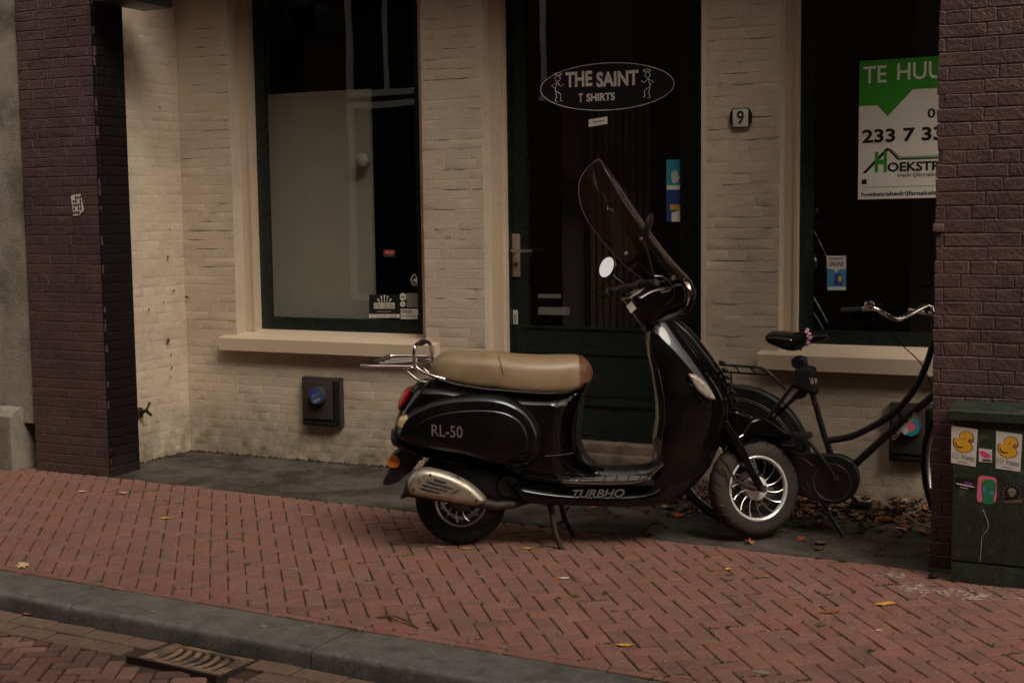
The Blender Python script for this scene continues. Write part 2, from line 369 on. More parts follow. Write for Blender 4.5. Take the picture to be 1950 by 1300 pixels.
def rough_rect(L, W, j=.0014, g=.0028, cc=.006):
    L, W = L - 2 * g, W - 2 * g; q = lambda: random.uniform(-j, j); c = lambda: cc * random.uniform(.4, 1.7)
    a, b = L / 2, W / 2; o = []
    for sx, sy in ((1, -1), (1, 1), (-1, 1), (-1, -1)):
        cx = c(); cy = cx * .7
        p1 = (sx * (a - cx) + q(), sy * b + q()); p2 = (sx * a + q(), sy * (b - cy) + q())
        o += [p1, p2] if (sx, sy) in ((1, -1), (-1, 1)) else [p2, p1]
    return o
def herring(w, n, ang, org, xr, yr):
    ca, sa = math.cos(ang), math.sin(ang); out = []
    K = int(10 / w / 2)
    for i in range(-K * 2, K * 2):
        for j in range(-K, K):
            for hv in (0, 1):
                x0 = i + n * j; y0 = -i + n * j
                cx, cy = (x0 + n / 2, y0 + .5) if hv == 0 else (x0 + n + .5, y0 + n / 2)
                cx *= w; cy *= w; X = org[0] + cx * ca - cy * sa; Y = org[1] + cx * sa + cy * ca
                if xr[0] < X < xr[1] and yr[0] < Y < yr[1]: out.append((X, Y, ang + (math.pi / 2 if hv else 0)))
    return out
def lay(bricks, L, W, lines, z, mats, parent, budget, name, stuffname, forbid=None, gap=.0028, tilt=.006, dome=.0012, jz=.0012):
    variants = [rough_rect(L, W, g=gap) for _ in range(10)]; meshes = {}
    cand = []
    for X, Y, a in bricks:
        if forbid and forbid(X, Y): continue
        vi = random.randrange(10); v = variants[vi]; ca, sa = math.cos(a), math.sin(a)
        wp = [(X + p[0] * ca - p[1] * sa, Y + p[0] * sa + p[1] * ca) for p in v]; cp = clip(wp, lines)
        if len(cp) < 3 or area(cp) < L * W * .04: continue
        full = abs(area(cp) - area(wp)) < 1e-7
        px, py = proj((X, Y, z)); d = (Vector((X, Y, z)) - CAM).dot(fw); vis = -30 < px < 1990 and py < 1340 and d > 0
        cand.append((1e3 + 1 / d if vis else 1 / max(d, .1), X, Y, a, vi, full, cp))
    cand.sort(key=lambda c: -c[0]); sm = [MB() for _ in mats]
    for k, (s, X, Y, a, vi, full, cp) in enumerate(cand):
        mi = random.choices(range(len(mats)), [5, 3, 2][:len(mats)])[0]
        rot = Matrix.Rotation(random.uniform(-tilt, tilt), 4, 'X') @ Matrix.Rotation(random.uniform(-tilt, tilt), 4, 'Y'); zz = z + random.uniform(-jz, jz)
        if k < budget and s > 100:
            if full:
                key = (vi, mi)
                if key not in meshes:
                    b = MB(); b.add(*slab(variants[vi], dome=dome)); meshes[key] = b.mesh(name, mats[mi], 20)
                o = link(name, meshes[key], parent); o.matrix_local = Matrix.Translation((X, Y, zz)) @ rot @ Matrix.Rotation(a, 4, 'Z')
            else:
                b = MB(); b.add(*slab([(p[0] - X, p[1] - Y) for p in cp], dome=dome)); o = b.build(name, mats[mi], parent, 20); o.matrix_local = Matrix.Translation((X, Y, zz)) @ rot
        else:
            vs, fs = slab([(p[0] - X, p[1] - Y) for p in cp], dome=dome); sm[mi].add([(x + X, y + Y, h + zz) for x, y, h in vs], fs)
    for i, b in enumerate(sm):
        if b.f: tag(b.build(stuffname, mats[i], parent, 20), kind='stuff')
    return cand
side = tag(empty('sidewalk', (0, 0, 0)), kind='structure')
kl = ((-3, yk(-3)), Vector((.0515, 1)).normalized()); sl = ((-3, ys(-3) - .004), (-Vector((.052, 1)).normalized()))
rowline = ((-3, yk(-3) + .058), Vector((.0515, 1)).normalized())
cand = lay(herring(.079, 2, R_(38), (-3.02, -1.0), (-8.5, 1.6), (-2.6, .5)), .158, .079, [rowline, sl], 0, ['paver', 'paver_b', 'paver_c'], side, 255, 'paving_brick', 'paving_brick_field', gap=.0023, tilt=.009, jz=.0018)
ka = math.atan(-.0515); kd = Vector((math.cos(ka), math.sin(ka))); kn = Vector((-math.sin(ka), math.cos(ka)))
K0 = Vector((-3, yk(-3)))
lay([(*(K0 + kd * (.212 * i + .05) + kn * .031), ka) for i in range(-26, 24)], .212, .052, [kl], 0, ['paver', 'paver_b'], side, 26, 'edge_brick', 'edge_brick_field')
# ---- kerb
kerb = tag(empty('kerb', (0, 0, 0)), kind='structure')
for i in range(-6, 5):
    L = 1.268; c = K0 + kd * (-1.145 + L * i); b = MB()
    prof = [(0, -.14), (0, -.004), (-.004, 0)] + [(-KW + .03 * (1 - math.sin(t)), .002 - .03 * (1 - math.cos(t)) - .004) for t in np.linspace(0, math.pi / 2, 7)] + [(-KW - .012, -.14)]
    n = 14; rings = []
    for q in range(n + 1):
        t = q / n; u = .0035 + (L - .007) * t; e = .004 if q in (0, n) else 0
        rings.append([Vector((*(c + kd * u + kn * (v + (e if v < -.1 else 0))), h - e + random.uniform(-.0007, .0007))) for v, h in prof])
    b.loft(rings); b.build('kerb_stone', 'kerb_stone', kerb, 40)
# ---- road
GZ = -KH
c4 = [at(245, 1254, z=GZ), at(416, 1292, z=GZ), at(524, 1254, z=GZ), at(360, 1222, z=GZ)]
gu = (c4[1] - c4[0]).normalized(); gv = Vector((-gu.y, gu.x, 0)); GL = (c4[1] - c4[0]).length; GW = min((c4[3] - c4[0]).dot(gv), (K0 - Vector((c4[0].x, c4[0].y))).dot(kn) - KW - .018)
def in_drain(X, Y):
    d = Vector((X, Y, GZ)) - c4[0]; return -.03 < d.dot(gu) < GL + .03 and -.03 < d.dot(gv) < GW + .08
road = tag(empty('road', (0, 0, 0)), kind='structure')
for r in range(2):
    lay([(*(K0 + kd * (.214 * i + .107 * r) - kn * (KW + .018 + .053 + .106 * r)), ka) for i in range(-28, 26)], .214, .106, [], GZ, ['gutter_brick'], road, 40, 'gutter_brick', 'gutter_brick_field', forbid=in_drain, gap=.004, tilt=.018, jz=.003)
g0 = K0 - kn * (KW + .018 + .216)
gl = (tuple(g0), -kn)
lay(herring(.070, 2, R_(29), (-4, -3), (-8, 2), (-4.6, -1.6)), .140, .070, [gl], GZ, ['road_brick', 'paver_c'], road, 160, 'road_brick', 'road_brick_field', forbid=in_drain, gap=.0042, tilt=.022, dome=.003, jz=.0035)
far = MB(); far.add([(-60, -8.6, GZ - .004), (40, -8.6, GZ - .004), (40, -4.62, GZ - .004), (-60, -4.62, GZ - .004)], [(0, 1, 2, 3)])
far.add([(-60, -4.62, GZ - .004), (-8, -4.62, GZ - .004), (-8, yk(-8) - .3, GZ - .004), (-60, yk(-60) - .3, GZ - .004)], [(0, 1, 2, 3)])
far.add([(2, -4.62, GZ - .004), (40, -4.62, GZ - .004), (40, yk(40) - .3, GZ - .004), (2, yk(2) - .3, GZ - .004)], [(0, 1, 2, 3)])
tag(far.build('road_surface', 'road_brick', road, 0), kind='structure')
# ---- street drain
dr = empty('street_drain', c4[0], 'rusty iron street drain grate with curved bars set in the gutter against the kerb', 'drain', rz=math.atan2(gu.y, gu.x))
b = MB(); h = .004
b.box(0, GL, -.012, .0, -.08, h + .012); b.box(0, .018, 0, GW, -.08, h); b.box(GL - .018, GL, 0, GW, -.08, h); b.box(0, GL, GW, GW + .012, -.08, h)
b.build('frame', 'iron', dr, 30)
b = MB(); b.box(.02, GL - .02, .01, GW - .005, -.10, -.085); b.build('pit', 'ink_black', dr, 0)
b = MB(); b.bbox(.02, .066, .006, GW - .004, -.02, h, .003); b.bbox(GL - .066, GL - .02, .006, GW - .004, -.02, h, .003)
b.bbox(.066, GL - .066, GW - .034, GW - .004, -.02, h - .001, .003); b.bbox(.066, GL - .066, .006, .05, -.02, h - .001, .003); b.build('grate_rim', 'grate_iron', dr, 40)
nb = 7
for i in range(nb):
    x = .085 + (GL - .17) * i / (nb - 1); b = MB(); rr = []
    for t in np.linspace(0, 1, 9):
        y = .03 + (GW - .05) * t; xx = x + .016 * math.sin(t * math.pi) - .006; zz = -.006 - .010 * math.sin(t * math.pi) + h
        rr.append([Vector((xx + dx, y, zz + dz)) for dx, dz in ((-.0115, -.02), (.0115, -.02), (.0125, 0), (.006, .0045), (-.006, .0045), (-.0125, 0))])
    b.loft(rr); b.build('bar', 'grate_iron', dr, 40)

# ================================================================== BRICKWORK
def brick_mesh(L, H, proud, bev, j, name, m, depth=.02):
    """front of one brick, lying in x (length) z (height), front at y=-proud, back at y=+depth"""
    a, h = L / 2, H / 2; q = lambda s=1: random.uniform(-j, j) * s; c = bev * .8
    pts = [(-a + c, -h), (a - c, -h), (a, -h + c), (a, h - c), (a - c, h), (-a + c, h), (-a, h - c), (-a, -h + c)]
    pts = [(x + q(), z + q()) for x, z in pts]; n = 8
    vs = [(x * 1.001, depth, z * 1.001) for x, z in pts] + [(x, -proud * .25, z) for x, z in pts]
    vs += [(x * (1 - bev / a), -proud + q(.12), z * (1 - bev / h)) for x, z in pts] + [(q(3), -proud + q(.10), q(2))]
    fs = [(k + i, k + (i + 1) % n, k + n + (i + 1) % n, k + n + i) for k in (0, n) for i in range(n)] + [(2 * n + i, 2 * n + (i + 1) % n, 3 * n) for i in range(n)]
    b = MB(); b.add(vs, fs); return b
def brick_rows(x0, x1, z0, z1, ch, bl, phase=0., pattern='cross'):
    """cut the region into bricks; ch course height, bl header module"""
    out = []; k0 = math.floor(z0 / ch)
    for k in range(k0, int(z1 / ch) + 1):
        za, zb = max(z0, k * ch), min(z1, (k + 1) * ch)
        if zb - za < ch * .35: continue
        rnd = random.Random(k * 31 + int(phase * 100)); x = math.floor((x0 - 1) / bl) * bl + phase
        head = k % 2 == 0
        x += (0 if head else bl * (.5 if k % 4 == 1 else 1.5))
        while x < x1:
            w = bl if (head if rnd.random() > .06 else not head) else 2 * bl
            w *= rnd.uniform(.96, 1.05)
            a, b_ = max(x, x0), min(x + w, x1)
            if b_ - a > bl * .28: out.append((a, b_, za, zb))
            elif b_ > a and out and abs(out[-1][1] - a) < 1e-6 and out[-1][2] == za: out[-1] = (out[-1][0], b_, za, zb)
            x += w
    return out
def put_bricks(rects, org, xdir, m, parent, joint, proud, bev, j, budget, depth=.02, name='brick', stuff='brick_field', wob=.0, ragged=0):
    """org: point of (x=0,z=0) on the mortar plane; xdir: direction of x; outward = xdir rotated"""
    xdir = Vector(xdir).normalized(); outw = Vector((xdir.y, -xdir.x, 0)); base = Matrix(((xdir.x, -outw.x, 0, org[0]), (xdir.y, -outw.y, 0, org[1]), (0, 0, 1, org[2]), (0, 0, 0, 1)))
    meshes = {}; big = []; lo, hi = min(r[0] for r in rects), max(r[1] for r in rects)
    if ragged: rects = [(a + (random.uniform(-ragged, ragged * .6) if a - lo < .002 else 0), b_ + (random.uniform(-ragged * .6, ragged) if hi - b_ < .002 else 0), c, d) for a, b_, c, d in rects]
    for r in rects:
        c = base @ Vector(((r[0] + r[1]) / 2, 0, (r[2] + r[3]) / 2)); px, py = proj(c); d = (c - CAM).dot(fw)
        vis = -20 < px < 1970 and -20 < py < 1320
        big.append(((r[1] - r[0]) * (r[3] - r[2]) / d if vis else 0, r))
    big.sort(key=lambda t: -t[0]); sm = MB()
    for k, (s, (a, b_, z0, z1)) in enumerate(big):
        L, H = b_ - a - joint, z1 - z0 - joint * random.uniform(.85, 1.25)
        if k < budget and s > 0:
            key = (round(L / .02), round(H / .008), random.randrange(4))
            if key not in meshes: meshes[key] = (brick_mesh(L, H, proud, bev, j, name, m, depth).mesh(name, m, 16), L, H)
            me, l0, h0 = meshes[key]; o = link(name, me, parent)
            o.matrix_local = base @ Matrix.Translation(((a + b_) / 2, random.uniform(-wob, wob), (z0 + z1) / 2 + random.uniform(-.0008, .0008))) @ Matrix.Rotation(random.uniform(-.006, .006), 4, 'Y') @ Matrix.Diagonal((L / l0, 1, H / h0, 1))
        else:
            bm = brick_mesh(L, H, proud, bev, j, name, m, depth); T = base @ Matrix.Translation(((a + b_) / 2, 0, (z0 + z1) / 2)); sm.add([T @ Vector(v) for v in bm.v], bm.f)
    if sm.f: tag(sm.build(stuff, m, parent, 16), kind='stuff')

# ---- shop building
shop = empty('shop_building', (-3, 1, 0), 'cream painted brick shop front with two dark windows and a green glazed door', 'building')
SO = Vector((3, -1, 0))   # children carry world coordinates through this offset
def shopfix(o): o.location = o.location + SO; return o
WY = 1.0
regs = [(-6.08, -5.65, 0, 3.95), (-5.65, -4.20, 0, .712), (-4.20, -3.78, 0, 3.95), (-2.385, -1.965, 0, 3.95), (-1.965, 1.2, 0, .74)]
b = MB()
for x0, x1, z0, z1 in regs: b.box(x0, x1, WY, WY + .22, z0 - .1, z1)
o = shopfix(b.build('wall', 'cream_paint', shop, 30))
rects = []
for x0, x1, z0, z1 in regs: rects += brick_rows(x0, x1, z0, z1, .0605, .108)
put_bricks(rects, Vector((0, WY, 0)) + SO, (1, 0, 0), 'cream_paint', shop, .0022, .0011, .0020, .0013, 300, wob=.0004)
# left return wall (cream) between the column and the shop front
b = MB(); b.box(-6.30, -6.075, .33, 1.1, -.1, 3.95); shopfix(b.build('side_wall', 'cream_paint', shop, 30))
rs = brick_rows(.34, 1.0, 0, 3.95, .0605, .108, .03)
put_bricks(rs, Vector((-6.075, 0, 0)) + SO, (0, 1, 0), 'cream_paint', shop, .0022, .0010, .0020, .0013, 0, stuff='side_brick_field')
# upper storeys over the gallery, ceiling
b = MB(); b.box(-9, 4, .1, 6, 3.95, 12.5); shopfix(b.build('upper_wall', 'brick_opposite', shop, 0))
b = MB(); b.box(-8.9, 3.9, .11, 1.2, 3.93, 3.949); shopfix(b.build('ceiling', 'ceiling', shop, 0))
# dark interior behind the glass
b = MB(); x0, x1, y0, y1, z0, z1 = -5.6, 1.0, 1.24, 4.5, 0, 3.44
b.add([(x0, y0, z0), (x1, y0, z0), (x1, y1, z0), (x0, y1, z0), (x0, y0, z1), (x1, y0, z1), (x1, y1, z1), (x0, y1, z1)], [(0, 1, 2, 3), (4, 7, 6, 5), (2, 6, 7, 3), (1, 5, 6, 2), (0, 3, 7, 4)])
shopfix(b.build('interior_wall', 'interior', shop, 0))
def frame(mb, x0, x1, z0, z1, w, ya, yb, top=True, bottom=True, wb=None):
    wb = wb or w
    mb.box(x0, x0 + w, ya, yb, z0, z1); mb.box(x1 - w, x1, ya, yb, z0, z1)
    if bottom: mb.box(x0 + w, x1 - w, ya, yb, z0, z0 + wb)
    if top: mb.box(x0 + w, x1 - w, ya, yb, z1 - w, z1)
# left window
def window(x0, x1, zsill, zb, ztop, wood_w, name_i):
    b = MB(); b.box(x0 - .001, x0 + wood_w, 1.10, 1.22, zb - .01, ztop); b.box(x1 - wood_w, x1 + .001, 1.10, 1.22, zb - .01, ztop); b.box(x0 - .001, x1 + .001, 1.10, 1.22, ztop, ztop + .08)
    b.box(x0 + wood_w - .012, x0 + wood_w + .006, 1.094, 1.12, zb - .01, ztop)
    w = shopfix(b.build('window', 'cream_wood', shop, 30))
    b = MB(); frame(b, x0 + wood_w + .001, x1 - wood_w - .001, zb, ztop, .075, 1.175, 1.215, wb=.085); f = b.build('sash', 'green_paint', w, 30)
    b = MB(); b.box(x0 + wood_w + .06, x1 - wood_w - .06, 1.16 + .032, 1.16 + .036, zb + .075, ztop - .06); b.build('glass_pane', 'window_glass', w, 0)
    b = MB(); sx0, sx1 = x0 - .10, x1 + .10
    b.loft([[Vector((x, .93, zsill - .105 + .02)), Vector((x, 1.0, zsill - .105 + .02)), Vector((x, 1.0, zsill - .105 + .02)), Vector((x, 1.176 if x0 < x < x1 else 1.0, zsill - .01 if x0 < x < x1 else zsill - .03)), Vector((x, 1.176 if x0 < x < x1 else 1.0, zsill + .040 if x0 < x < x1 else zsill + .010)), Vector((x, .936, zsill)), Vector((x, .93, zsill - .004))] for x in (sx0, x0 - .0005, x0 + .0015, x1 - .0015, x1 + .0005, sx1)])
    b.build('sill', 'cream_wood', w, 30)
    return w
w1 = window(-5.65, -4.20, .805, .845, 3.86, .075, 0)
w2 = window(-1.965, .35, .825, .858, 3.86, .068, 1)
# pale board standing inside the left window
pl = at(703, 175, y=1.31).x
b = MB(); b.box(-5.58, pl, 1.31, 1.34, .5, at(600, 175, y=1.31).z); o = b.build('display_board', 'partition'); tag(o, 'pale grey display board standing inside the left shop window', 'board')
b = MB(); b.lathe([(.0, 0), (.035, .01), (.048, .035), (.05, .06), (.035, .09), (.0, .10)], at(690, 303, y=1.27) - Vector((0, 0, .06)), (0, 0, 1), 20)
tag(b.build('lamp_globe', 'partition'), 'pale round lamp globe hanging inside the left shop window', 'lamp')
# brown wall sections inside, seen through the door and right window
for (xa, xb, yy) in ((-3.42, -3.2, 2.0), (-2.75, -2.5, 1.9), (-1.5, -1.2, 2.4)):
    b = MB(); b.box(xa, xb, yy, yy + .1, .1, 3.1); shopfix(b.build('post_and_reflection', 'interior_brown', shop, 0))
xa, xb = at(1070, 400, y=1.7).x, at(1112, 400, y=1.7).x
b = MB(); b.box(xa, xb, 1.7, 1.8, 0, 2.3); shopfix(b.build('post_and_reflection', 'interior_brown', shop, 0))  # upright standing in for a pillar's reflection in the door glass
for i in range(9):
    xa = at(1124 + i * 13, 400, y=1.6).x; b = MB(); b.box(xa, xa + .028, 1.6, 1.63, .3, 2.25); shopfix(b.build('blind_slat', 'interior_brown', shop, 0))
b = MB(); q0, q1 = at(1025, 585, y=1.5), at(1078, 600, y=1.5); b.box(q0.x, q1.x, 1.5, 1.56, q1.z, q0.z); b.box(q0.x, q0.x + .15, 1.5, 1.52, q0.z + .06, q0.z + .085); shopfix(b.build('interior_shelf', 'partition', shop, 0))
# door
dp = shopfix(MB().box(-3.78, -3.706, 1.10, 1.24, .13, 3.86).box(-3.706, -3.690, 1.135, 1.24, .13, 3.86).box(-3.78, -2.385, 1.10, 1.24, 3.86, 3.93).box(-2.408, -2.384, .992, 1.24, .13, 3.86).build('door_frame', 'cream_wood', shop, 30))
b = MB(); b.box(-3.690, -3.684, 1.15, 1.24, .2, 3.86); b.box(-2.50, -2.41, 1.165, 1.24, .2, 3.86); b.build('inner_frame', 'green_paint', dp, 30)
dx0, dx1 = -3.684, -2.50
b = MB(); frame(b, dx0, dx1, .235, 3.84, .10, 1.19, 1.235, wb=.68)
door = shopfix(b.build('door', 'green_paint', shop, 30))
b = MB(); b.box(dx0 + .09, dx1 - .09, 1.206, 1.211, .90, 3.78); b.build('glass_pane', 'window_glass', door, 0)
b = MB(); b.bbox(dx0 + .06, dx1 - .06, 1.178, 1.195, .755, .785, .004); b.bbox(dx0 + .08, dx1 - .08, 1.180, 1.195, .905, .92, .004); b.bbox(dx0 + .01, dx1 - .01, 1.172, 1.195, .445, .475, .005); b.bbox(dx0 + .08, dx1 - .08, 1.184, 1.195, .26, .43, .006); b.bbox(dx0 + .08, dx1 - .08, 1.184, 1.195, .50, .74, .006)
b.build('moulding', 'green_paint', door, 30)
hx = at(983, 486, y=1.185)
b = MB(); b.bbox(hx.x - .026, hx.x + .026, 1.180, 1.190, at(983, 527, y=1.185).z, at(983, 445, y=1.185).z, .003); hp = b.build('handle_plate', 'brass_plate', door)
hz = at(983, 477, y=1.15).z
b = MB(); b.tube([(hx.x, 1.18, hz), (hx.x, 1.13, hz), (hx.x + .01, 1.122, hz), (hx.x + .14, 1.122, hz - .002)], .0085, 8); b.build('lever', 'chrome_dull', door)
b = MB(); kz = at(983, 503, y=1.18).z; b.lathe([(.0, .0), (.011, .0), (.011, .006), (0, .006)], (hx.x, 1.181, kz), (0, -1, 0), 16); b.build('keyhole', 'iron', door)
lz0, lz1 = at(980, 617, y=1.188).z, at(980, 590, y=1.188).z
b = MB(); b.box(hx.x - .026, hx.x + .004, 1.187, 1.1895, lz0, lz1); b.build('label', 'enamel', door, 0)
b = MB(); [b.box(hx.x - .018, hx.x - .004, 1.1855, 1.187, lz0 + .01 + .012 * i, lz0 + .015 + .012 * i) for i in range(5)]; b.build('label_print', 'ink_black', door, 0)
# step courses under the door
b = MB(); b.bbox(-3.78, -2.386, .955, 1.08, -.05, .118, .008); b.bbox(-3.775, -2.39, 1.02, 1.14, .10, .178, .006); b.bbox(-3.775, -2.39, 1.08, 1.24, .15, .232, .006)
shopfix(b.build('door_step', 'step_stone', shop, 40))
# ---- pillars
cl = empty('brick_column', (-6.25, .06, 0), 'purple painted brick column with a near black right side, at the left end of the recess', 'column')
CO = Vector((6.25, -.06, 0))
b = MB(); b.box(-6.56, -5.948, .068, .33, -.05, 3.93); b.build('core', 'purple_paint', cl, 30).location = CO
rc = brick_rows(-6.562, -5.945, 0, 3.93, .0602, .1045)
put_bricks(rc, Vector((0, .068, 0)) + CO, (1, 0, 0), 'purple_paint', cl, .0032, .0032, .0034, .0030, 300, wob=.0012, ragged=.004)
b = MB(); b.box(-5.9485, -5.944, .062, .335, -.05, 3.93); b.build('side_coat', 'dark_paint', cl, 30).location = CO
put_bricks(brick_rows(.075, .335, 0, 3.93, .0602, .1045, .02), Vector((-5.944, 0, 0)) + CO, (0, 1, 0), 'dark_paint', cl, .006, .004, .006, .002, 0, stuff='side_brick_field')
pr = empty('brick_pillar', (-.65, -.13, 0), 'purple painted brick pillar at the right, standing behind the green cabinet', 'pillar')
PO = Vector((.65, .13, 0))
b = MB(); b.box(-.958, -.34, -.121, .19, -.05, 3.93); b.build('core', 'purple_paint', pr, 30).location = PO
rp = brick_rows(-.966, -.336, 0, 3.93, .0602, .1068, .03)
put_bricks(rp, Vector((0, -.121, 0)) + PO, (1, 0, 0), 'purple_paint', pr, .0032, .0032, .0034, .0030, 300, wob=.0012, ragged=.004)
put_bricks([(-r[1], -r[0], r[2], r[3]) for r in brick_rows(-.12, .19, 0, 3.93, .0602, .1045, .02)], Vector((-.958, 0, 0)) + PO, (0, -1, 0), 'purple_paint', pr, .0045, .0045, .0032, .0020, 0, stuff='side_brick_field')
# chipped brick on the pillar edge
q = at(1784, 434, y=-.14); b = MB(); b.bbox(-.975, -.93, -.142, -.12, q.z - .018, q.z + .018, .006); b.build('chipped_brick', 'gutter_brick', pr).location = PO
# neighbouring stone pilaster on the left
b = MB(); b.box(-8.6, -6.585, .085, .6, .30, 3.95); st = b.build('stone_pilaster', 'stone'); tag(st, 'weathered sandstone pilaster on a plinth, left of the purple brick column', 'pilaster')
b = MB(); b.loft([[Vector((x, y, z)) for y, z in ((.6, -.05), (-.03, -.05), (-.03, .352), (-.018, .362), (.07, .402), (.6, .402))] for x in (-8.6, -6.675)]); b.build('plinth', 'stone', st, 30)
# dark fixture under the gallery ceiling
b = MB(); p0 = at(232, 14, y=.2); b.bbox(p0.x - .02, p0.x + .22, .02, .42, p0.z, p0.z + .22, .02)
fx = b.build('ceiling_box', 'black_satin'); tag(fx, 'dark boxy fixture hanging under the gallery ceiling beside the purple column', 'fixture')
b = MB(); b.bbox(p0.x - .03, p0.x + .06, -.0, .02, p0.z + .012, p0.z + .1, .004); b.build('cover', 'box_grey', fx)
# ---- building across the street (what the glass and the paint reflect)
op = empty('opposite_building', (-8, -8.6, 0), 'brick terrace with tall white framed windows across the street', 'building')
OO = Vector((8, 8.6, 0))
wins = []
for k in list(range(-7, 1)) + [5, 6, 7]:
    x = -11.15 + 3.15 * k; wins.append((x, x + 1.9))
b = MB(); xprev = -60
b.box(-60, 40, -9.2, -8.72, -.2, 13.0)
ow = b.build('wall', 'brick_opposite', op, 0); ow.location = OO
MB().box(-8.02, -7.96, -8.70, -8.64, 3.15, 8).box(-8.04, -7.94, -8.70, -8.62, 3.10, 3.16).build('reflection_bar', 'white_frame', op, 0).location = OO  # added white bar, there to mirror as a pale line in the door glass
for (xa, xb) in wins:
    for (za, zb, tr) in ((.30, 3.22, False), (3.30, 4.85, True), (6.0, 8.2, True), (9.2, 11.2, True)):
        b = MB(); frame(b, xa, xb, za, zb, .09, -8.66, -8.60)
        if tr: b.box((xa + xb) / 2 - .28 - .03, (xa + xb) / 2 - .28 + .03, -8.66, -8.61, za + .09, zb - .09)
        f = b.build('window', 'white_frame', op, 0); f.location = OO
        b = MB(); b.box(xa + .05, xb - .05, -8.70, -8.68, za + .05, zb - .05); b.build('pane', 'interior', f, 0)

# street trees on the far pavement (their foliage shows in the glass and the paint)
def street_tree(x, y, hgt, lab, sd_, zc=3.0):
    rt = random.Random(sd_); t = empty('street_tree', (x, y, -.07), lab, 'tree', 'street trees across the road')
    P = [Vector((0, 0, 0)), Vector((.04, .02, 1.5)), Vector((-.03, .05, 3.2)), Vector((.05, 0, 5)), Vector((0, .05, hgt * .72))]
    MB().tube(P, [.17, .14, .12, .09, .04], 10).build('trunk', 'twig', t); tips = []
    for k in range(9):
        a = 2.4 * k; z0 = zc + .4 * k; q = Vector((math.cos(a), math.sin(a), .75)) * rt.uniform(1.0, 1.9); b0 = Vector((0, 0, z0)); MB().tube([b0, b0 + q * .5 + Vector((0, 0, .1)), b0 + q], [.055, .035, .012], 6).build('limb', 'twig', t); tips += [b0 + q, b0 + q * .6]
    tips += [P[-1], P[-1] + Vector((0, 0, .8)), P[-2] + Vector((.5, .4, 1.5))]; c = MB(); vs = []; fs = []
    for _ in range(5200):
        q = rt.choice(tips); r = 1.05 * rt.random() ** .45; u = Vector((rt.gauss(0, 1), rt.gauss(0, 1), rt.gauss(0, 1))).normalized(); p = q + u * r; s1 = rt.uniform(.05, .10)
        a = Vector((rt.gauss(0, 1), rt.gauss(0, 1), rt.gauss(0, .6))).normalized(); b_ = a.cross(u).normalized(); n = len(vs); vs += [p - a * s1, p + b_ * s1 * .5, p + a * s1, p - b_ * s1 * .5]; fs.append((n, n + 1, n + 2, n + 3))
    c.add(vs, fs); me = bpy.data.meshes.new('crown'); me.from_pydata([tuple(v) for v in c.v], [], c.f); me.materials.append(M['tree_leaf']); link('crown', me, t)
street_tree(3.4, -7.3, 9.5, 'leafy street tree across the road towards the right', 4)
street_tree(-11.6, -7.4, 10.5, 'leafy street tree across the road towards the left', 9, 4.9)
# ================================================================== SCOOTER
SP0 = Vector((-3.12, -.575, 0)); SD = (Vector((-1.836, .088, 0)) - SP0); WB = SD.length; SD.normalize(); SN = Vector((-SD.y, SD.x, 0))
SM = Matrix(((SD.x, SN.x, 0, SP0.x), (SD.y, SN.y, 0, SP0.y), (0, 0, 1, 0), (0, 0, 0, 1))); SMi = SM.inverted()
sc = empty('scooter', SP0, 'black retro scooter with tan seat and tall smoked windscreen in front of the door', 'scooter', rz=math.atan2(SD.y, SD.x))
def S(px, py, lat=0.):
    o = SMi @ CAM; d = (SMi.to_3x3() @ ray(px, py)); t = (lat - o.y) / d.y; p = o + d * t; return (p.x, p.z)
def S3(px, py, lat=0.): a = S(px, py, lat); return Vector((a[0], lat, a[1]))
def SPoly(pts, lat=0., k=5, sm=True):
    q = [S(x, y, lat) for x, y in pts]; return smooth(q, k) if sm else q
# steering frame
A0, A1 = S3(1275, 600), S3(1437, 925); STEER = R_(19)
FR = Matrix.Translation(A1) @ Matrix.Rotation(STEER, 4, (A0 - A1).normalized()) @ Matrix.Translation(-A1); FRi = FR.inverted()
def Sf(px, py, lat=0.):      # point on the lateral plane of the turned front assembly, in unturned coordinates
    T = FRi @ SMi; o = T @ CAM; d = T.to_3x3() @ ray(px, py); t = (lat - o.y) / d.y; p = o + d * t; return (p.x, p.z)
def Sf3(px, py, lat=0.): a = Sf(px, py, lat); return Vector((a[0], lat, a[1]))
def part(mb, name, m, parent=sc, ang=40): return mb.build(name, m, parent, ang)

# --- rear bodywork
W0 = lambda x, z: .165 * min(1, .62 + .38 * max(0, min(1, (x - S(750, 800)[0]) / .16))) * (1 if x < S(1050, 800)[0] else max(.68, 1 - .32 * (x - S(1050, 800)[0]) / .12))
body = SPoly([(782, 742), (800, 724), (840, 720), (900, 728), (980, 738), (1060, 740), (1116, 726), (1113, 742), (1101, 764), (1093, 800), (1090, 835), (1099, 866), (1120, 887), (1150, 897), (1150, 915), (1050, 916), (985, 905), (955, 893), (900, 876), (850, 866), (800, 858), (762, 846), (747, 836), (748, 822), (754, 798), (765, 768)])
bd = part(inflate(MB(), body, W0, .075, step=.010), 'rear_body', 'black_gloss')
for sg in (-1, 1):
    la = -.165
    cowl = SPoly([(768, 800), (790, 778), (830, 760), (880, 751), (935, 750), (975, 759), (1008, 780), (1028, 812), (1034, 845), (1022, 878), (990, 892), (940, 884), (880, 868), (820, 858), (775, 845), (757, 830)], la)
    part(inflate(MB(), cowl, .062, .06, y0=sg * .145, step=.009, sides='one', sgn=sg), 'side_cowl', 'black_gloss')
    inner = SPoly([(800, 800), (850, 781), (920, 776), (965, 782), (995, 802), (1008, 835), (1004, 862), (975, 874), (920, 866), (860, 854), (800, 843), (782, 824)], la)
    part(inflate(MB(), inner, .02, .03, y0=sg * .196, step=.010, sides='one', sgn=sg), 'cowl_face', 'black_gloss')
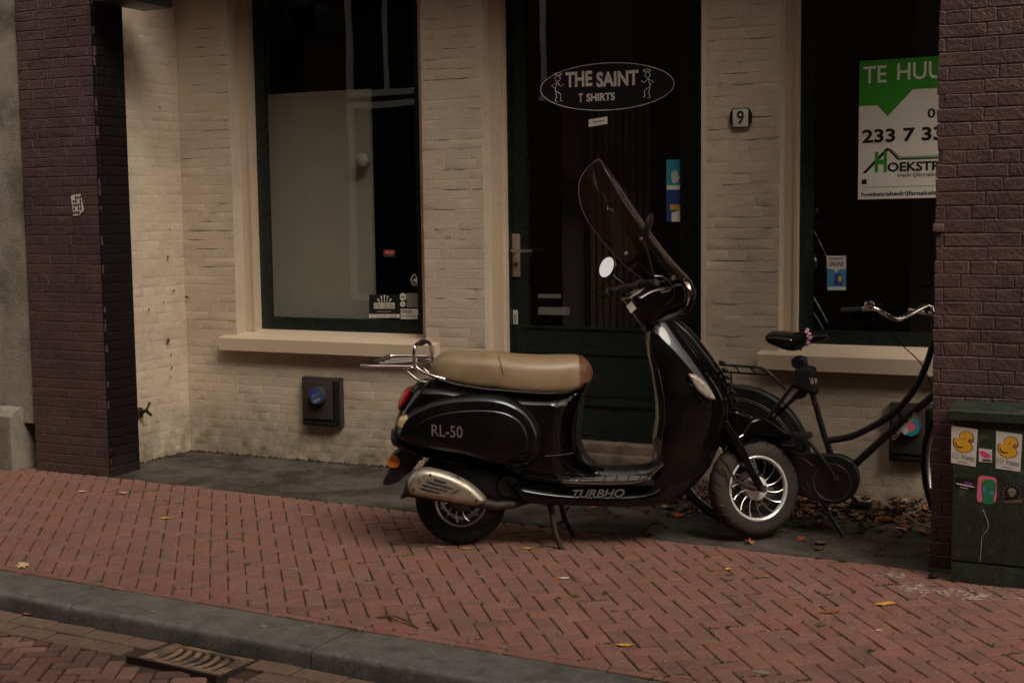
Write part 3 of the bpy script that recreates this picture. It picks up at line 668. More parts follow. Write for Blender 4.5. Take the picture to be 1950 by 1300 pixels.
def onp(lat): return lambda a, b, h=0: (a, lat + h, b)
b = MB()
for i, (xa, ya, xb, yb) in enumerate([(980, 864, 1014, 864), (974, 872, 1010, 872), (968, 881, 1004, 883), (964, 889, 996, 892)]):
    p, q = S3(xa, ya, -.214), S3(xb, yb, -.214); b.tube([p + Vector((0, .012, 0)), p, q, q + Vector((0, .012, 0))], .0045, 6)
part(b, 'vent_slats', 'black_gloss')
# front edge moulding of the seat column and curve into the footboard
b = MB(); b.tube([S3(x, y, -.115) for x, y in smooth([(1117, 730), (1104, 757), (1093, 795), (1090, 835), (1098, 866), (1118, 886), (1150, 894)], 5, False)], .010, 8); part(b, 'column_edge', 'black_gloss')
b = MB(); b.tube([S3(x, y, -.150) for x, y in smooth([(1064, 862), (1072, 878), (1086, 891), (1106, 899), (1132, 902)], 5, False)], .009, 8); part(b, 'column_lip', 'black_gloss')
# inner leg guard behind seat
b = MB(); inflate(b, SPoly([(1090, 770), (1112, 752), (1110, 790), (1106, 830), (1118, 862), (1140, 890), (1108, 888), (1090, 850), (1084, 810)]), .10, .03, step=.010); part(b, 'inner_panel', 'black_satin')
# lettering on the cowl
textmesh('RL-50', *[S(822, 831, -.219)[0], S(881, 831, -.219)[0]], S(850, 832, -.219)[1], S(850, 809, -.219)[1], lambda a, c, h: (a, -.2185, c - .09 * (a - S(850, 820, -.219)[0])), 'lettering', 'decal_silver', sc, bold=.01)
# tail light, indicator, bumper, reflector flap
part(inflate(MB(), SPoly([(757, 773), (762, 755), (772, 740), (785, 735), (782, 750), (772, 768), (762, 779)]), .085, .02, step=.006), 'tail_light', 'red_lens')
part(inflate(MB(), SPoly([(783, 737), (800, 730), (818, 722), (800, 742), (785, 762), (772, 782), (764, 780), (773, 768), (782, 752)]), .095, .02, step=.006), 'tail_trim', 'black_satin')
for sg in (-1, 1):
    part(inflate(MB(), SPoly([(756, 812), (759, 797), (768, 791), (784, 790), (783, 800), (776, 813), (766, 818)], -.15), .045, .015, y0=sg * .135, step=.005, sides='one', sgn=sg), 'indicator', 'amber_lens')
b = MB(); inflate(b, SPoly([(745, 820), (756, 818), (775, 830), (800, 846), (850, 860), (900, 874), (880, 880), (830, 870), (785, 858), (755, 845), (746, 836)]), .15, .02, step=.008); part(b, 'bumper_lip', 'black_satin')
b = MB(); inflate(b, SPoly([(775, 850), (800, 850), (803, 868), (786, 893), (770, 905), (757, 916), (736, 921), (729, 913), (744, 880), (746, 865), (756, 856)], 0, sm=True), .06, .008, step=.007); part(b, 'mudguard_flap', 'black_satin')
b = MB(); c = S3(750, 879, -.07); b.lathe([(0, -.006), (.028, -.006), (.031, 0), (.031, .02)], c, (0, 1, 0), 28); part(b, 'reflector', 'orange_lens')
b = MB(); b.tube([S3(795, 862, -.03), S3(800, 870, -.075), S3(800, 870, -.09)], .016, 10); part(b, 'flap_knob', 'black_satin')
# --- seat: lofted along its length
def seatloft(st, name, m):
    rings = []
    for px, top, bot, hw in st:
        x, zt = S(px, top); zb = S(px, bot)[1]; zc, hh = (zt + zb) / 2, (zt - zb) / 2; rg = []
        for j in range(28):
            t = 2 * math.pi * j / 28; cs, sn = math.cos(t), math.sin(t); e = .62 if sn > 0 else .45
            rg.append(Vector((x, hw * math.copysign(abs(cs) ** e, cs) * (1 if sn < 0 else .97), zc + hh * math.copysign(abs(sn) ** (.75 if sn > 0 else .5), sn))))
        rings.append(rg)
    mb = MB(); mb.loft(rings); return mb
st = [(821, 698, 706, .03), (823, 690, 712, .07), (829, 681, 718, .10), (840, 673, 722, .12), (858, 669, 728, .135), (890, 668, 735, .145), (920, 668.5, 738, .15), (943, 669.5, 740, .152),
      (956, 671, 742, .155), (975, 673.5, 744, .16), (1000, 675.5, 746, .163), (1030, 676.5, 747, .16), (1060, 676, 747, .15), (1085, 675.5, 744, .135), (1100, 676, 739, .12), (1111, 679, 734, .105), (1119, 686, 728, .088), (1125, 695, 721, .066), (1128, 704, 714, .035)]
seat = part(seatloft(st[:9], 'seat', 0), 'seat', 'seat_tan_shaded')
seat['label'] = 'tan leather scooter seat'
part(seatloft(st[8:15], 'x', 0), 'seat_front_cushion', 'seat_tan', seat)
part(seatloft(st[14:], 'x', 0), 'seat_nose', 'seat_brown', seat)
b = MB(); rg = []
for j in range(25):
    t = math.pi * j / 24; cs = math.cos(t); sn = math.sin(t); rg.append(Vector((S(948 + 10 * (1 - sn), 700)[0], .1545 * math.copysign(abs(cs) ** .62, cs), S(950, 705)[1] + (S(950, 670)[1] - S(950, 705)[1]) * sn ** .75 + .001)))
b.tube(rg, .0016, 5); part(b, 'seam', 'seat_tan_shaded', seat)
b = MB(); b.tube([S3(x, y, -.15) for x, y in [(835, 722), (870, 732), (920, 740), (980, 745), (1040, 749), (1080, 747), (1108, 736)]], .006, 8); part(b, 'seat_base_edge', 'black_satin')
# --- rack and grab rail
def ch(pts, r=.008, m='chrome', name='rack_bar', par=sc, k=5): part(MB().tube(smooth([tuple(p) for p in pts], k, False), r, 10), name, m, par)
rk = part(MB().tube(smooth([tuple(p) for p in [S3(782, 698, -.11), S3(735, 697.5, -.11), S3(694, 697, -.11), S3(692, 694, -.08), S3(716, 686, 0), S3(738, 679, .09), S3(748, 677.5, .11), S3(790, 678, .11), S3(826, 679, .11)]], 5, False), .0085, 10), 'rack', 'chrome')
for la in (-.055, 0, .055): 
    yl = 694 - (la + .11) / .22 * 15
    ch([S3(712 + (la + .11) * 190, yl + 1, la), S3(745 + (la + .11) * 190, yl, la), S3(795, 690 - (la + .11) * 40, la)], .005, par=rk)
ch([S3(770, 699, -.11), S3(784, 696, -.10), S3(800, 690, .0), S3(818, 684, .10)], .006, par=rk)
ch([S3(734, 699, -.10), S3(770, 700, -.10), S3(790, 699, -.09), S3(803, 695, 0), S3(822, 688, .1)], .006, par=rk)
ch([S3(768, 700, -.09), S3(782, 713, -.09), S3(797, 724, -.09), S3(808, 727, -.08), S3(820, 724, -.06)], .0075, 'chrome', 'rack_strut')
ch([S3(798, 694, .09), S3(812, 706, .09), S3(826, 718, .08)], .0065, 'chrome', 'rack_strut')
ch([S3(847, 722, -.125), S3(825, 716, -.125), S3(805, 708, -.11), S3(793, 699, -.10), S3(789, 688, -.10), S3(789, 664, -.10), S3(793, 656, -.075), S3(803, 651, -.02), S3(812, 650, .04), S3(819, 656, .09), S3(822, 670, .10), S3(822, 690, .10), S3(828, 700, .10)], .009, 'chrome', 'grab_rail')
part(MB().tube([S3(798, 654, -.05), S3(803, 652, -.02), S3(809, 651, .02)], [.011, .0155, .011], 10), 'grip_tape', 'black_rubber')
# --- engine, swing arm, inner guard
part(inflate(MB(), SPoly([(860, 868), (905, 874), (955, 884), (1000, 905), (1005, 935), (985, 960), (950, 962), (915, 940), (880, 930), (850, 905)]), .11, .04, step=.010), 'engine', 'black_satin')
part(inflate(MB(), SPoly([(800, 905), (806, 885), (822, 868), (850, 860), (900, 868), (930, 885), (940, 905), (915, 893), (885, 885), (855, 888), (828, 900), (812, 915)]), .07, .02, step=.009), 'rear_mudguard', 'black_satin')
cc = S3(968, 925, -.12); part(MB().lathe([(0, -.012), (.05, -.012), (.058, 0), (.058, .04)], cc, (0, 1, 0), 30), 'fan_cover', 'black_satin')
b = MB()
for i in range(9): b.tube([cc + Vector((-.04 + .01 * i, -.0135, -.03)), cc + Vector((-.04 + .01 * i, -.0135, .03))], .0022, 5)
part(b, 'fan_grille', 'black_rubber')
# --- exhaust
mf = part(MB().loft([[S3(px, py, -.155) + Vector((0, math.cos(2 * math.pi * j / 16) * rr, math.sin(2 * math.pi * j / 16) * rr)) for j in range(16)] for px, py, rr in ((768, 938, .012), (773, 932, .035), (785, 928, .048), (830, 932, .053), (880, 943, .046), (915, 956, .030), (930, 960, .022))]), 'muffler', 'iron')
part(MB().tube([S3(x, y, l) for x, y, l in ((918, 957, -.15), (945, 963, -.14), (975, 960, -.12), (1010, 950, -.09), (1060, 940, -.05))], [.024, .024, .022, .020, .018], 12), 'exhaust_pipe', 'iron', mf)
part(MB().tube([S3(774, 941, -.15), S3(763, 946, -.15)], .012, 10), 'tailpipe', 'iron', mf)
shp = SPoly([(777, 940), (775, 921), (784, 904), (800, 894), (822, 893), (858, 903), (893, 920), (918, 941), (926, 953), (921, 961), (904, 965), (865, 960), (815, 951), (788, 946)], -.215)
part(inflate(MB(), shp, .05, .035, y0=-.168, step=.006, sides='one'), 'muffler_cover', 'muffler_metal', mf)
b = MB()
for xa, ya, xb, yb in ((826, 912, 850, 919), (812, 916, 864, 930), (803, 922, 855, 935), (800, 929, 840, 938)):
    p, q = S3(xa, ya, -.2185), S3(xb, yb, -.2185); b.tube([p, p + (q - p) * .12, p + (q - p) * .88, q], [.0015, .0048, .0048, .0015], 8, flat=1)
part(b, 'cover_slots', 'ink_black', mf)
for x, y in ((819, 905), (788, 932), (907, 952)):
    part(MB().lathe([(0, -.004), (.006, -.004), (.0085, -.001), (.0085, .006)], S3(x, y, -.215), (0, 1, 0), 14), 'screw', 'rust', mf)
# --- wheels
def wheel(c, R, rim, w, parent, xf, spokes, tyre_m, name, rim_m='silver_rim', hub_m='silver_rim'):
    c = Vector(c); prof = []
    ri = rim + .004
    for t in np.linspace(-1, 1, 17):
        a = t * math.pi * .5; rr = ri + (R - ri) * (max(0, math.cos(a)) ** .55); prof.append((rr, w / 2 * math.sin(a) * (1.0 if abs(t) < .9 else .92)))
    prof += [(ri - .012, w * .38), (ri - .012, -w * .38)]
    ty = MB(xf).lathe(prof, c, (0, 1, 0), 64, closed=True).build(name, tyre_m, parent, 30)
    # tread: curved grooves shown as raised blocks' dark gaps
    for k in range(26):
        for sg in (-1, 1):
            b = MB(xf); a0 = 2 * math.pi * (k + (.5 if sg > 0 else 0)) / 26; P = []
            for s_ in np.linspace(.18, .86, 6):
                aa = s_ * math.pi * .5; rr = ri + (R - ri) * (max(0, math.cos(aa)) ** .55) + .0006; an = a0 + .20 * s_ ** 1.6
                P.append(c + Vector((math.cos(an) * rr, sg * w / 2 * math.sin(aa), math.sin(an) * rr)))
            b.tube(P, [.0008, .0026, .0030, .0030, .0024, .0006], 5); b.build('tread_groove', 'ink_black', ty, 30)
    rm = MB(xf).lathe([(rim + .004, -w * .40), (rim + .002, -w * .44), (rim - .004, -w * .46), (rim - .010, -w * .43), (rim - .013, -w * .36), (rim - .014, -w * .30), (rim + .002, -w * .30)], c, (0, 1, 0), 64, closed=True).build('rim', rim_m, parent, 30)
    MB(xf).lathe([(rim + .003, -w * .30), (rim - .012, -w * .30), (rim - .020, -w * .1), (rim - .020, w * .42), (rim + .003, w * .42)], c, (0, 1, 0), 64, closed=True).build('rim_barrel', 'black_satin', rm, 30)
    for k in range(spokes):
        a = 2 * math.pi * k / spokes + .13; P = []
        for t in np.linspace(0, 1, 6):
            r_ = .055 + (rim - .018 - .055) * t; an = a + .22 * t * t; P.append(c + Vector((math.cos(an) * r_, -w * (.22 + .14 * t), math.sin(an) * r_)))
        MB(xf).tube(P, [.0048, .0036, .0028, .0027, .0032, .0046], 6, flat=1.2).build('spoke', 'chrome_dull', rm, 40)
    hb = MB(xf).lathe([(0, -w * .46), (.018, -w * .46), (.022, -w * .40), (.046, -w * .37), (.058, -w * .30), (.061, -w * .20), (.050, w * .3), (0, w * .3)], c, (0, 1, 0), 36).build('hub', hub_m, rm, 35)
    MB(xf).lathe([(.058, w * .22), (.088, w * .22), (.088, w * .26), (.058, w * .26)], c, (0, 1, 0), 40, closed=True).build('brake_disc', 'iron', rm, 30)
    return ty
rc_ = S3(878, 950); RRW = rc_.z if .18 < rc_.z < .26 else .225
wheel((rc_.x, 0, RRW), RRW, .125, .105, sc, None, 12, 'black_rubber', 'rear_tyre', 'chrome_dull', 'iron')
fc = Sf3(1441, 929, -.03); fc.y = 0
wheel(fc, .238, .158, .112, sc, FR, 14, 'tyre_dusty', 'front_tyre')
# --- footboard and underside
part(inflate(MB(), SPoly([(955, 893), (990, 903), (1060, 914), (1150, 918), (1222, 914), (1250, 898), (1264, 876), (1310, 850), (1362, 850), (1345, 892), (1318, 922), (1288, 945), (1250, 957), (1150, 958), (1060, 956), (1000, 951), (978, 935)], 0, 3), lambda x, z: .185 if x < S(1240, 900)[0] else max(.12, .185 - .25 * (x - S(1240, 900)[0])), .05, step=.010), 'floor_panel', 'black_gloss')
b = MB(); T = [S3(x, y, -.19) for x, y in smooth([(1070, 917), (1110, 919), (1160, 920), (1205, 918), (1228, 912), (1243, 901), (1262, 883)], 5, False)]
b.tube(T, .0055, 8); part(b, 'footboard_trim', 'chrome')
b = MB(); b.tube([S3(x, y, -.18) for x, y in smooth([(993, 904), (1020, 911), (1050, 915), (1072, 917)], 5, False)], .009, 8); part(b, 'footboard_end', 'black_gloss')
b = MB(); zf = S(1150, 918, -.19)[1]
b.bbox(S(1075, 915, -.18)[0], S(1246, 915, -.18)[0], -.183, .183, zf - .02, zf + .003, .003); fbd = part(b, 'footboard', 'black_satin')
xs_ = np.linspace(S(1082, 915, -.18)[0], S(1240, 915, -.18)[0], 8)
for i in range(7):
    for sg in (-1, 1):
        b = MB(); b.loft([[Vector((xs_[i] + .003 + dx + (.02 if yy > 0 else 0) * 1.0, sg * (.176 - yy), zf + h)) for yy in (0, .10)] + [Vector((xs_[i + 1] - .004 + dx + (.02 if yy > 0 else 0), sg * (.176 - yy), zf + h)) for yy in (.10, 0)] for dx, h in ((0, .002), (0, .0075))]); part(b, 'foot_tread', 'mat_grey', fbd)
for px in (1096, 1226):
    part(MB().lathe([(0, .013), (.006, .011), (.008, .006)], Vector((S(px, 914, -.165)[0], -.165, zf)), (0, 0, 1), 12), 'screw', 'chrome', fbd)
b = MB(); b.bbox(S(1060, 905, -.17)[0], S(1086, 905, -.17)[0], -.18, -.13, zf, zf + .026, .005); part(b, 'foot_peg', 'black_satin')
part(inflate(MB(), SPoly([(1095, 878), (1120, 884), (1160, 886), (1200, 886), (1240, 880), (1262, 866), (1262, 905), (1240, 915), (1110, 915), (1095, 905)]), .075, .045, step=.010), 'centre_tunnel', 'black_satin')
part(inflate(MB(), SPoly([(1131, 888), (1140, 887), (1178, 889), (1214, 887), (1218, 890), (1218, 908), (1190, 911), (1150, 911), (1132, 908)]), .082, .04, step=.008), 'tunnel_mat', 'tunnel_grey')
textmesh('TURBHO', S(1090, 940, -.187)[0], S(1190, 940, -.187)[0], S(1140, 947, -.187)[1], S(1140, 931, -.187)[1], lambda a, c, h: (a, -.1865, c), 'lettering', 'decal_silver', sc, bold=.025, shear=.35)
# --- leg shield (boat shaped sections)
LS = [(610, 1246, 1284, .085), (620, 1241, 1294, .105), (634, 1238, 1306, .125), (655, 1241, 1324, .148), (680, 1247, 1345, .166), (710, 1255, 1367, .180), (735, 1260, 1384, .187), (755, 1263, 1392, .19), (780, 1265, 1393, .188), (805, 1264, 1388, .186), (825, 1260, 1381, .186), (845, 1258, 1371, .186), (865, 1260, 1360, .184), (885, 1256, 1352, .18), (905, 1240, 1334, .176), (925, 1232, 1315, .170), (943, 1226, 1294, .16)]
rings = []; NS = 18
for py, xr, xf_, hw in LS:
    x0 = S(xr, py, -hw * .9)[0]; x1 = S(xf_, py)[0]; z = S((xr + xf_) / 2, py)[1]; r = []
    for j in range(NS + 1):
        a = -math.pi / 2 + math.pi * j / NS; r.append(Vector((x0 + .012 + (x1 - x0 - .012) * (max(0, math.cos(a)) ** .85), hw * math.copysign(abs(math.sin(a)) ** .85, math.sin(a)), z)))
    r += [Vector((x0 + .004, hw * .97, z)), Vector((x0 + .010, hw * .80, z)), Vector((x0 + .02, hw * .4, z)), Vector((x0 + .02, -hw * .4, z)), Vector((x0 + .010, -hw * .80, z)), Vector((x0 + .004, -hw * .97, z))]
    rings.append(r)
part(MB().loft(rings), 'leg_shield', 'black_gloss', ang=50)
b = MB(); b.tube([S3(x, y, -hw * .96) for x, y, hw in [(1239, 634, .09), (1241, 655, .125), (1247, 680, .155), (1255, 710, .178), (1260, 735, .187), (1264, 760, .19), (1266, 785, .188), (1265, 805, .186), (1261, 825, .186), (1259, 845, .186), (1261, 865, .184), (1257, 885, .18)]], .0035, 8); part(b, 'shield_edge', 'black_satin')
# horn cover / nose ridges
b = MB(); b.tube([S3(x, y, l) for x, y, l in smooth([(1266, 612, -.06), (1292, 640, -.07), (1322, 682, -.08), (1350, 724, -.08), (1372, 762, -.07)], 5, False)], [.008] * 21, 8); part(b, 'nose_ridge', 'black_gloss')
b = MB(); b.tube([S3(x, y, l) for x, y, l in smooth([(1272, 610, 0), (1303, 638, 0), (1331, 672, 0), (1360, 714, 0), (1378, 750, 0)], 5, False)], [.030, .034, .036, .038, .040] + [.042] * 12 + [.04, .036, .03, .02], 12); part(b, 'horn_cover', 'black_gloss')
b = MB(); b.tube([S3(x, y, l) for x, y, l in smooth([(1250, 634, -.085), (1262, 656, -.118), (1284, 690, -.150), (1306, 720, -.17), (1323, 745, -.182), (1338, 765, -.178)], 5, False)], [.003] * 25 + [.006], 8); part(b, 'shield_crease', 'black_gloss')
fi = inflate(MB(), SPoly([(1309, 711), (1322, 712), (1338, 722), (1352, 738), (1364, 761), (1352, 761), (1338, 753), (1326, 742), (1316, 727)], -.16, 4), .022, .016, y0=-.162, step=.005, sides='one'); xm = S(1336, 736, -.16)[0]
fi.v = [(x, y + .30 * (x - xm), z) for x, y, z in fi.v]; part(fi, 'front_indicator', 'clear_lens')
b = MB()
for i in range(6): p = S3(1372 + i * 5, 690 + i * 14, -.0); b.bbox(p.x, p.x + .018, -.05, .05, p.z - .008, p.z + .006, .003)
part(b, 'horn_grille', 'black_satin')
# --- centre stand
b = MB(); b.tube([S3(1048, 958, -.09), S3(1052, 985, -.11), S3(1058, 1015, -.125), S3(1068, 1042, -.135), S3(1074, 1050, -.137)], [.017, .014, .013, .014, .017], 10)
b.tube([S3(1068, 958, .09), S3(1074, 985, .11), S3(1086, 1010, .125), S3(1098, 1028, .135)], [.014, .012, .011, .013], 8)
b.tube([S3(1056, 1000, -.12), S3(1078, 988, .11)], .008, 8); b.tube([S3(1040, 952, -.1), S3(1064, 952, .1)], .014, 8); part(b, 'centre_stand', 'iron')
# --- turned front assembly
def fpart(mb, name, m, ang=40, parent=sc): mb.xf = FR; return mb.build(name, m, parent, ang)
ax = fc
for sg in (-1, 1):
    l = .078 * sg
    if sg < 0: P = [Sf3(1350, 752, l), Sf3(1380, 802, l), Sf3(1408, 850, l), Sf3(1430, 895, l), Sf3(1447, 926, l)]
    else: P = [Vector((p.x, l, p.z)) for p in P]
    fpart(MB().tube(P, [.021, .021, .0205, .020, .020], 14), 'fork_leg', 'black_gloss')
fpart(MB().tube([Vector((ax.x, -.10, ax.z)), Vector((ax.x, .10, ax.z))], .013, 12), 'axle', 'iron')
fpart(MB().lathe([(0, -.012), (.016, -.012), (.019, -.006), (.019, .0)], Vector((ax.x, -.095, ax.z)), (0, 1, 0), 8), 'axle_nut', 'iron')
fpart(MB().tube([Sf3(1383, 880, -.085), Sf3(1398, 912, -.09), Sf3(1420, 926, -.08), Sf3(1438, 930, -.07)], [.005, .007, .010, .014], 8), 'brake_arm', 'iron')
textmesh('Zaios', 0, 1, 0, 1, lambda a, c, h: tuple(FR @ (Sf3(1426, 872, -.0995) + (Sf3(1441, 902, -.0995) - Sf3(1426, 872, -.0995)) * a + (Sf3(1436, 870, -.0995) - Sf3(1429, 874, -.0995)) * c)), 'lettering', 'decal_silver', sc, bold=.02)
fd = [Sf(x, y) for x, y in smooth([(1385, 858), (1392, 835), (1405, 812), (1418, 795), (1440, 790), (1466, 803), (1486, 818), (1500, 829), (1496, 838), (1470, 836), (1442, 831), (1420, 836), (1402, 848), (1392, 862)], 5)]
fpart(inflate(MB(), fd, lambda x, z: .078, .022, step=.007), 'front_fender', 'black_gloss')
fd2 = [Sf(x, y) for x, y in smooth([(1380, 790), (1392, 775), (1420, 785), (1440, 800), (1445, 835), (1420, 845), (1396, 850), (1385, 830)], 4)]
fpart(inflate(MB(), fd2, .07, .03, step=.009), 'fender_neck', 'black_gloss')
b = MB(); b.tube([Sf3(x, y, -.07) for x, y in smooth([(1408, 832), (1425, 824), (1450, 823), (1478, 827), (1499, 832)], 4, False)], .0042, 6); fpart(b, 'fender_lip', 'chrome_dull')
# headset
hs = [Sf(x, y) for x, y in smooth([(1196, 580), (1190, 566), (1205, 556), (1222, 546), (1240, 540), (1262, 536), (1286, 530), (1300, 542), (1306, 562), (1303, 582), (1290, 594), (1268, 602), (1250, 612), (1232, 626), (1222, 618), (1210, 600)], 4)]
fpart(inflate(MB(), hs, lambda x, z: .085, .04, step=.008), 'headset', 'black_gloss')
fpart(MB().tube([Sf3(1225, 622), Sf3(1272, 604), Sf3(1290, 596)], [.03, .04, .03], 12), 'headset_collar', 'black_satin')
hl = [Sf(1302, 560)]; hc = Vector((hl[0][0] - .012, 0, hl[0][1])); hd = (Vector((1, 0, -.12))).normalized()
fpart(MB().lathe([(.045, -.05), (.078, -.02), (.088, .0), (.088, .008), (.080, .013), (.078, .008)], hc, hd, 36), 'headlight_ring', 'chrome')
fpart(MB().lathe([(.079, .004), (.06, .016), (.03, .024), (0, .027)], hc, hd, 36), 'headlight_lens', 'clear_lens')
fpart(inflate(MB(), [Sf(x, y) for x, y in [(1188, 568), (1218, 546), (1226, 540), (1222, 550), (1196, 574)]], .06, .006, step=.006), 'dashboard', 'muffler_metal')
fpart(MB().obox(Sf3(1202, 585, -.088), (Sf3(1206, 590, -.088) - Sf3(1199, 579, -.088)) * .62, (0, .001, 0), Vector((.014, 0, .012))), 'warning_label', 'white_paper', 0)
ng = Sf3(1250, 538, -.335); ni = Vector((ng.x - .02, -.10, ng.z + .01))
for sg in (-1, 1):
    g = Vector((ng.x, ng.y * -sg, ng.z)); i_ = Vector((ni.x, ni.y * -sg, ni.z)); f_ = lambda t: i_ + (g - i_) * t
    bar = fpart(MB().tube([Vector((ni.x - .01, 0, ni.z)), i_, g], .011, 10), 'handlebar', 'black_satin')
    fpart(MB().tube([f_(.42), f_(.45), f_(.7), f_(.95), f_(1.0)], [.016, .018, .0175, .018, .019], 14), 'grip', 'black_rubber')
    fpart(MB().lathe([(0, -.004), (.013, -.004), (.017, 0), (.017, .006)], f_(1.01), (0, 1 * -sg * -1, 0) if sg > 0 else (0, 1, 0), 16), 'grip_end', 'black_satin')
    fpart(MB().tube([f_(.22), f_(.40)], .024, 12), 'switchgear', 'black_satin')
    fpart(MB().tube([f_(.3) + Vector((.03, 0, -.005)), f_(.45) + Vector((.07, 0, .004)), f_(.75) + Vector((.085, 0, .012)), f_(.98) + Vector((.085, 0, .018))], [.008, .007, .006, .008], 8), 'brake_lever', 'black_satin')
fpart(MB().tube([Vector(p) for p in smooth([tuple(Sf3(1244, 526, -.2)), tuple(Sf3(1262, 527, -.2)), tuple(Sf3(1277, 540, -.17)), tuple(Sf3(1277, 552, -.14)), tuple(Sf3(1260, 557, -.1))], 5, False)], .0035, 6), 'brake_hose', 'chrome_dull')
fpart(MB().tube([Vector(p) for p in smooth([tuple(Sf3(1283, 545, -.1)), tuple(Sf3(1284, 560, -.1)), tuple(Sf3(1278, 572, -.09)), tuple(Sf3(1265, 582, -.08))], 5, False)], .003, 6), 'brake_hose', 'black_rubber')
# mirrors (discs facing where the photo shows them facing)
def mirror(cp, nrm, stem):
    nrm = Vector(nrm).normalized(); mh = MB(); mh.lathe([(.052, .003), (.058, .0), (.060, -.006), (.052, -.016), (.03, -.024), (0, -.027)], cp, nrm, 30); o = mh.build('mirror', 'black_satin', sc, 40)
    MB().lathe([(.0, .0045), (.053, .0035)], cp, nrm, 30).build('mirror_glass', 'mirror', o, 40)
    MB().tube(smooth([tuple(p) for p in stem], 5, False), .0055, 8).build('mirror_stem', 'black_satin', o, 40)
SR = SMi.to_3x3()
lp = S3(1156, 509, .30); nw = RT * -.76 + UP * .27 - fw * .58
mirror(lp, SR @ nw, [lp - (SR @ nw) * .02, S3(1171, 528, .29), S3(1186, 540, .28), S3(1190, 552, .27), S3(1193, 566, .26)])
rp_ = S3(1231, 428, -.30); mirror(rp_, (-.97, .22, .30), [rp_ + Vector((.015, 0, -.04)), S3(1226, 458, -.3), S3(1236, 490, -.28), S3(1245, 528, -.26)])
# windscreen
WS = [(1300, 590, .06, .0), (1309, 572, .10, .01), (1312, 556, .15, .025), (1304, 536, .19, .04), (1285, 514, .215, .055), (1258, 482, .235, .07), (1228, 440, .245, .08), (1200, 398, .245, .085), (1176, 358, .22, .075), (1155, 326, .165, .05), (1142, 306, .09, .02), (1137, 297, .012, .0)]
sm_ = smooth([(a, b_, c, d) for a, b_, c, d in WS], 4, False); rows = []
for px, py, hw, sw in sm_:
    c = Sf3(px, py, 0); rows.append([Vector((c.x - max(sw, 0) * u * u * 1.5, max(hw, .004) * u, c.z - .02 * u * u)) for u in np.linspace(-1, 1, 17)])
ws = fpart(MB().grid(rows), 'windscreen', 'smoke_screen', 80)
edge = [r[0] for r in rows] + [r[-1] for r in reversed(rows)]
fpart(MB().tube(edge, .0021, 6, closed=True), 'screen_edge', 'chrome_dull', parent=ws)
for (x1, y1, x2, y2, la) in ((1252, 534, 1193, 483, -.1), (1282, 530, 1222, 452, -.1)):
    fpart(MB().tube([Sf3(x1, y1, la), Sf3((x1 + x2) / 2 + 2, (y1 + y2) / 2, la), Sf3(x2, y2, la)], .0035, 6), 'screen_bracket', 'black_satin')
for x, y in ((1193, 483), (1222, 455), (1283, 528)):
    p = Sf3(x, y, -.1); fpart(MB().lathe([(0, -.008), (.009, -.008), (.010, 0), (.008, .01), (0, .01)], p, (-.5, -.8, .3), 14), 'screen_bolt', 'chrome_dull')
fpart(MB().tube([Sf3(1278, 534, -.12), Sf3(1296, 530, -.12), Sf3(1304, 528, -.1)], .008, 8), 'screen_clamp', 'black_satin')

# panel gaps and scuffs on the bodywork
for pts, la in (([(1064, 742), (1060, 790), (1062, 830), (1070, 862)], -.166), ([(1238, 700), (1275, 745), (1300, 790), (1296, 850)], -.0)):
    if la: part(MB().tube([S3(x, y, la) for x, y in smooth(pts, 4, False)], .0013, 4), 'panel_gap', 'ink_black')
part(MB().tube([S3(x, y, -.1655) for x, y in ((1038, 868), (1066, 866), (1092, 862))], .0012, 4), 'panel_gap', 'decal_silver')
# ================================================================== BICYCLE
BY = .32
bk = empty('bicycle', (-1.5, BY, 0), 'black step through bicycle with full chain case, parked between the scooter and the shop wall', 'bicycle')
def Bq(px, py, l=0.): p = at(px, py, y=BY + l); return Vector((p.x + 1.5, l, p.z))
def bp(mb, name, m, par=None, ang=40): return mb.build(name, m, par or bk, ang)
rw = Bq(1406, 878); RR = .358; rw.z = RR
def tor(c, R, r, n=60, m=8, w=None):
    w = w or r; return MB().lathe([(R + r * math.cos(2 * math.pi * j / m), w * math.sin(2 * math.pi * j / m)) for j in range(m)], c, (0, 1, 0), n, closed=True)
tyre = bp(tor(rw, RR - .019, .019), 'tyre', 'black_rubber')
bp(tor(rw, RR - .045, .009, w=.012), 'rim', 'chrome_dull', tyre); bp(MB().lathe([(0, -.04), (.02, -.04), (.022, 0), (.02, .04), (0, .04)], rw, (0, 1, 0), 16), 'hub', 'chrome_dull', tyre)
b = MB()
for k in range(36):
    a = 2 * math.pi * k / 36; a2 = a + (.5 if k % 2 else -.5); sg = -1 if (k // 2) % 2 else 1
    b.tube([rw + Vector((.02 * math.cos(a2), sg * .03, .02 * math.sin(a2))), rw + Vector(((RR - .05) * math.cos(a), 0, (RR - .05) * math.sin(a)))], .0011, 4)
tag(bp(b, 'spokes', 'chrome_dull', tyre), kind='stuff')
# mudguard over the wheel
rg = []
for t in np.linspace(R_(-8), R_(200), 40):
    c = Vector((math.cos(t), 0, math.sin(t))); rg.append([rw + c * (RR + .012 + dr) + Vector((0, y, 0)) for y, dr in ((-.026, -.012), (-.018, .002), (0, .006), (.018, .002), (.026, -.012), (.018, -.002), (0, .002), (-.018, -.002))])
bp(MB().loft(rg), 'mudguard', 'black_satin')
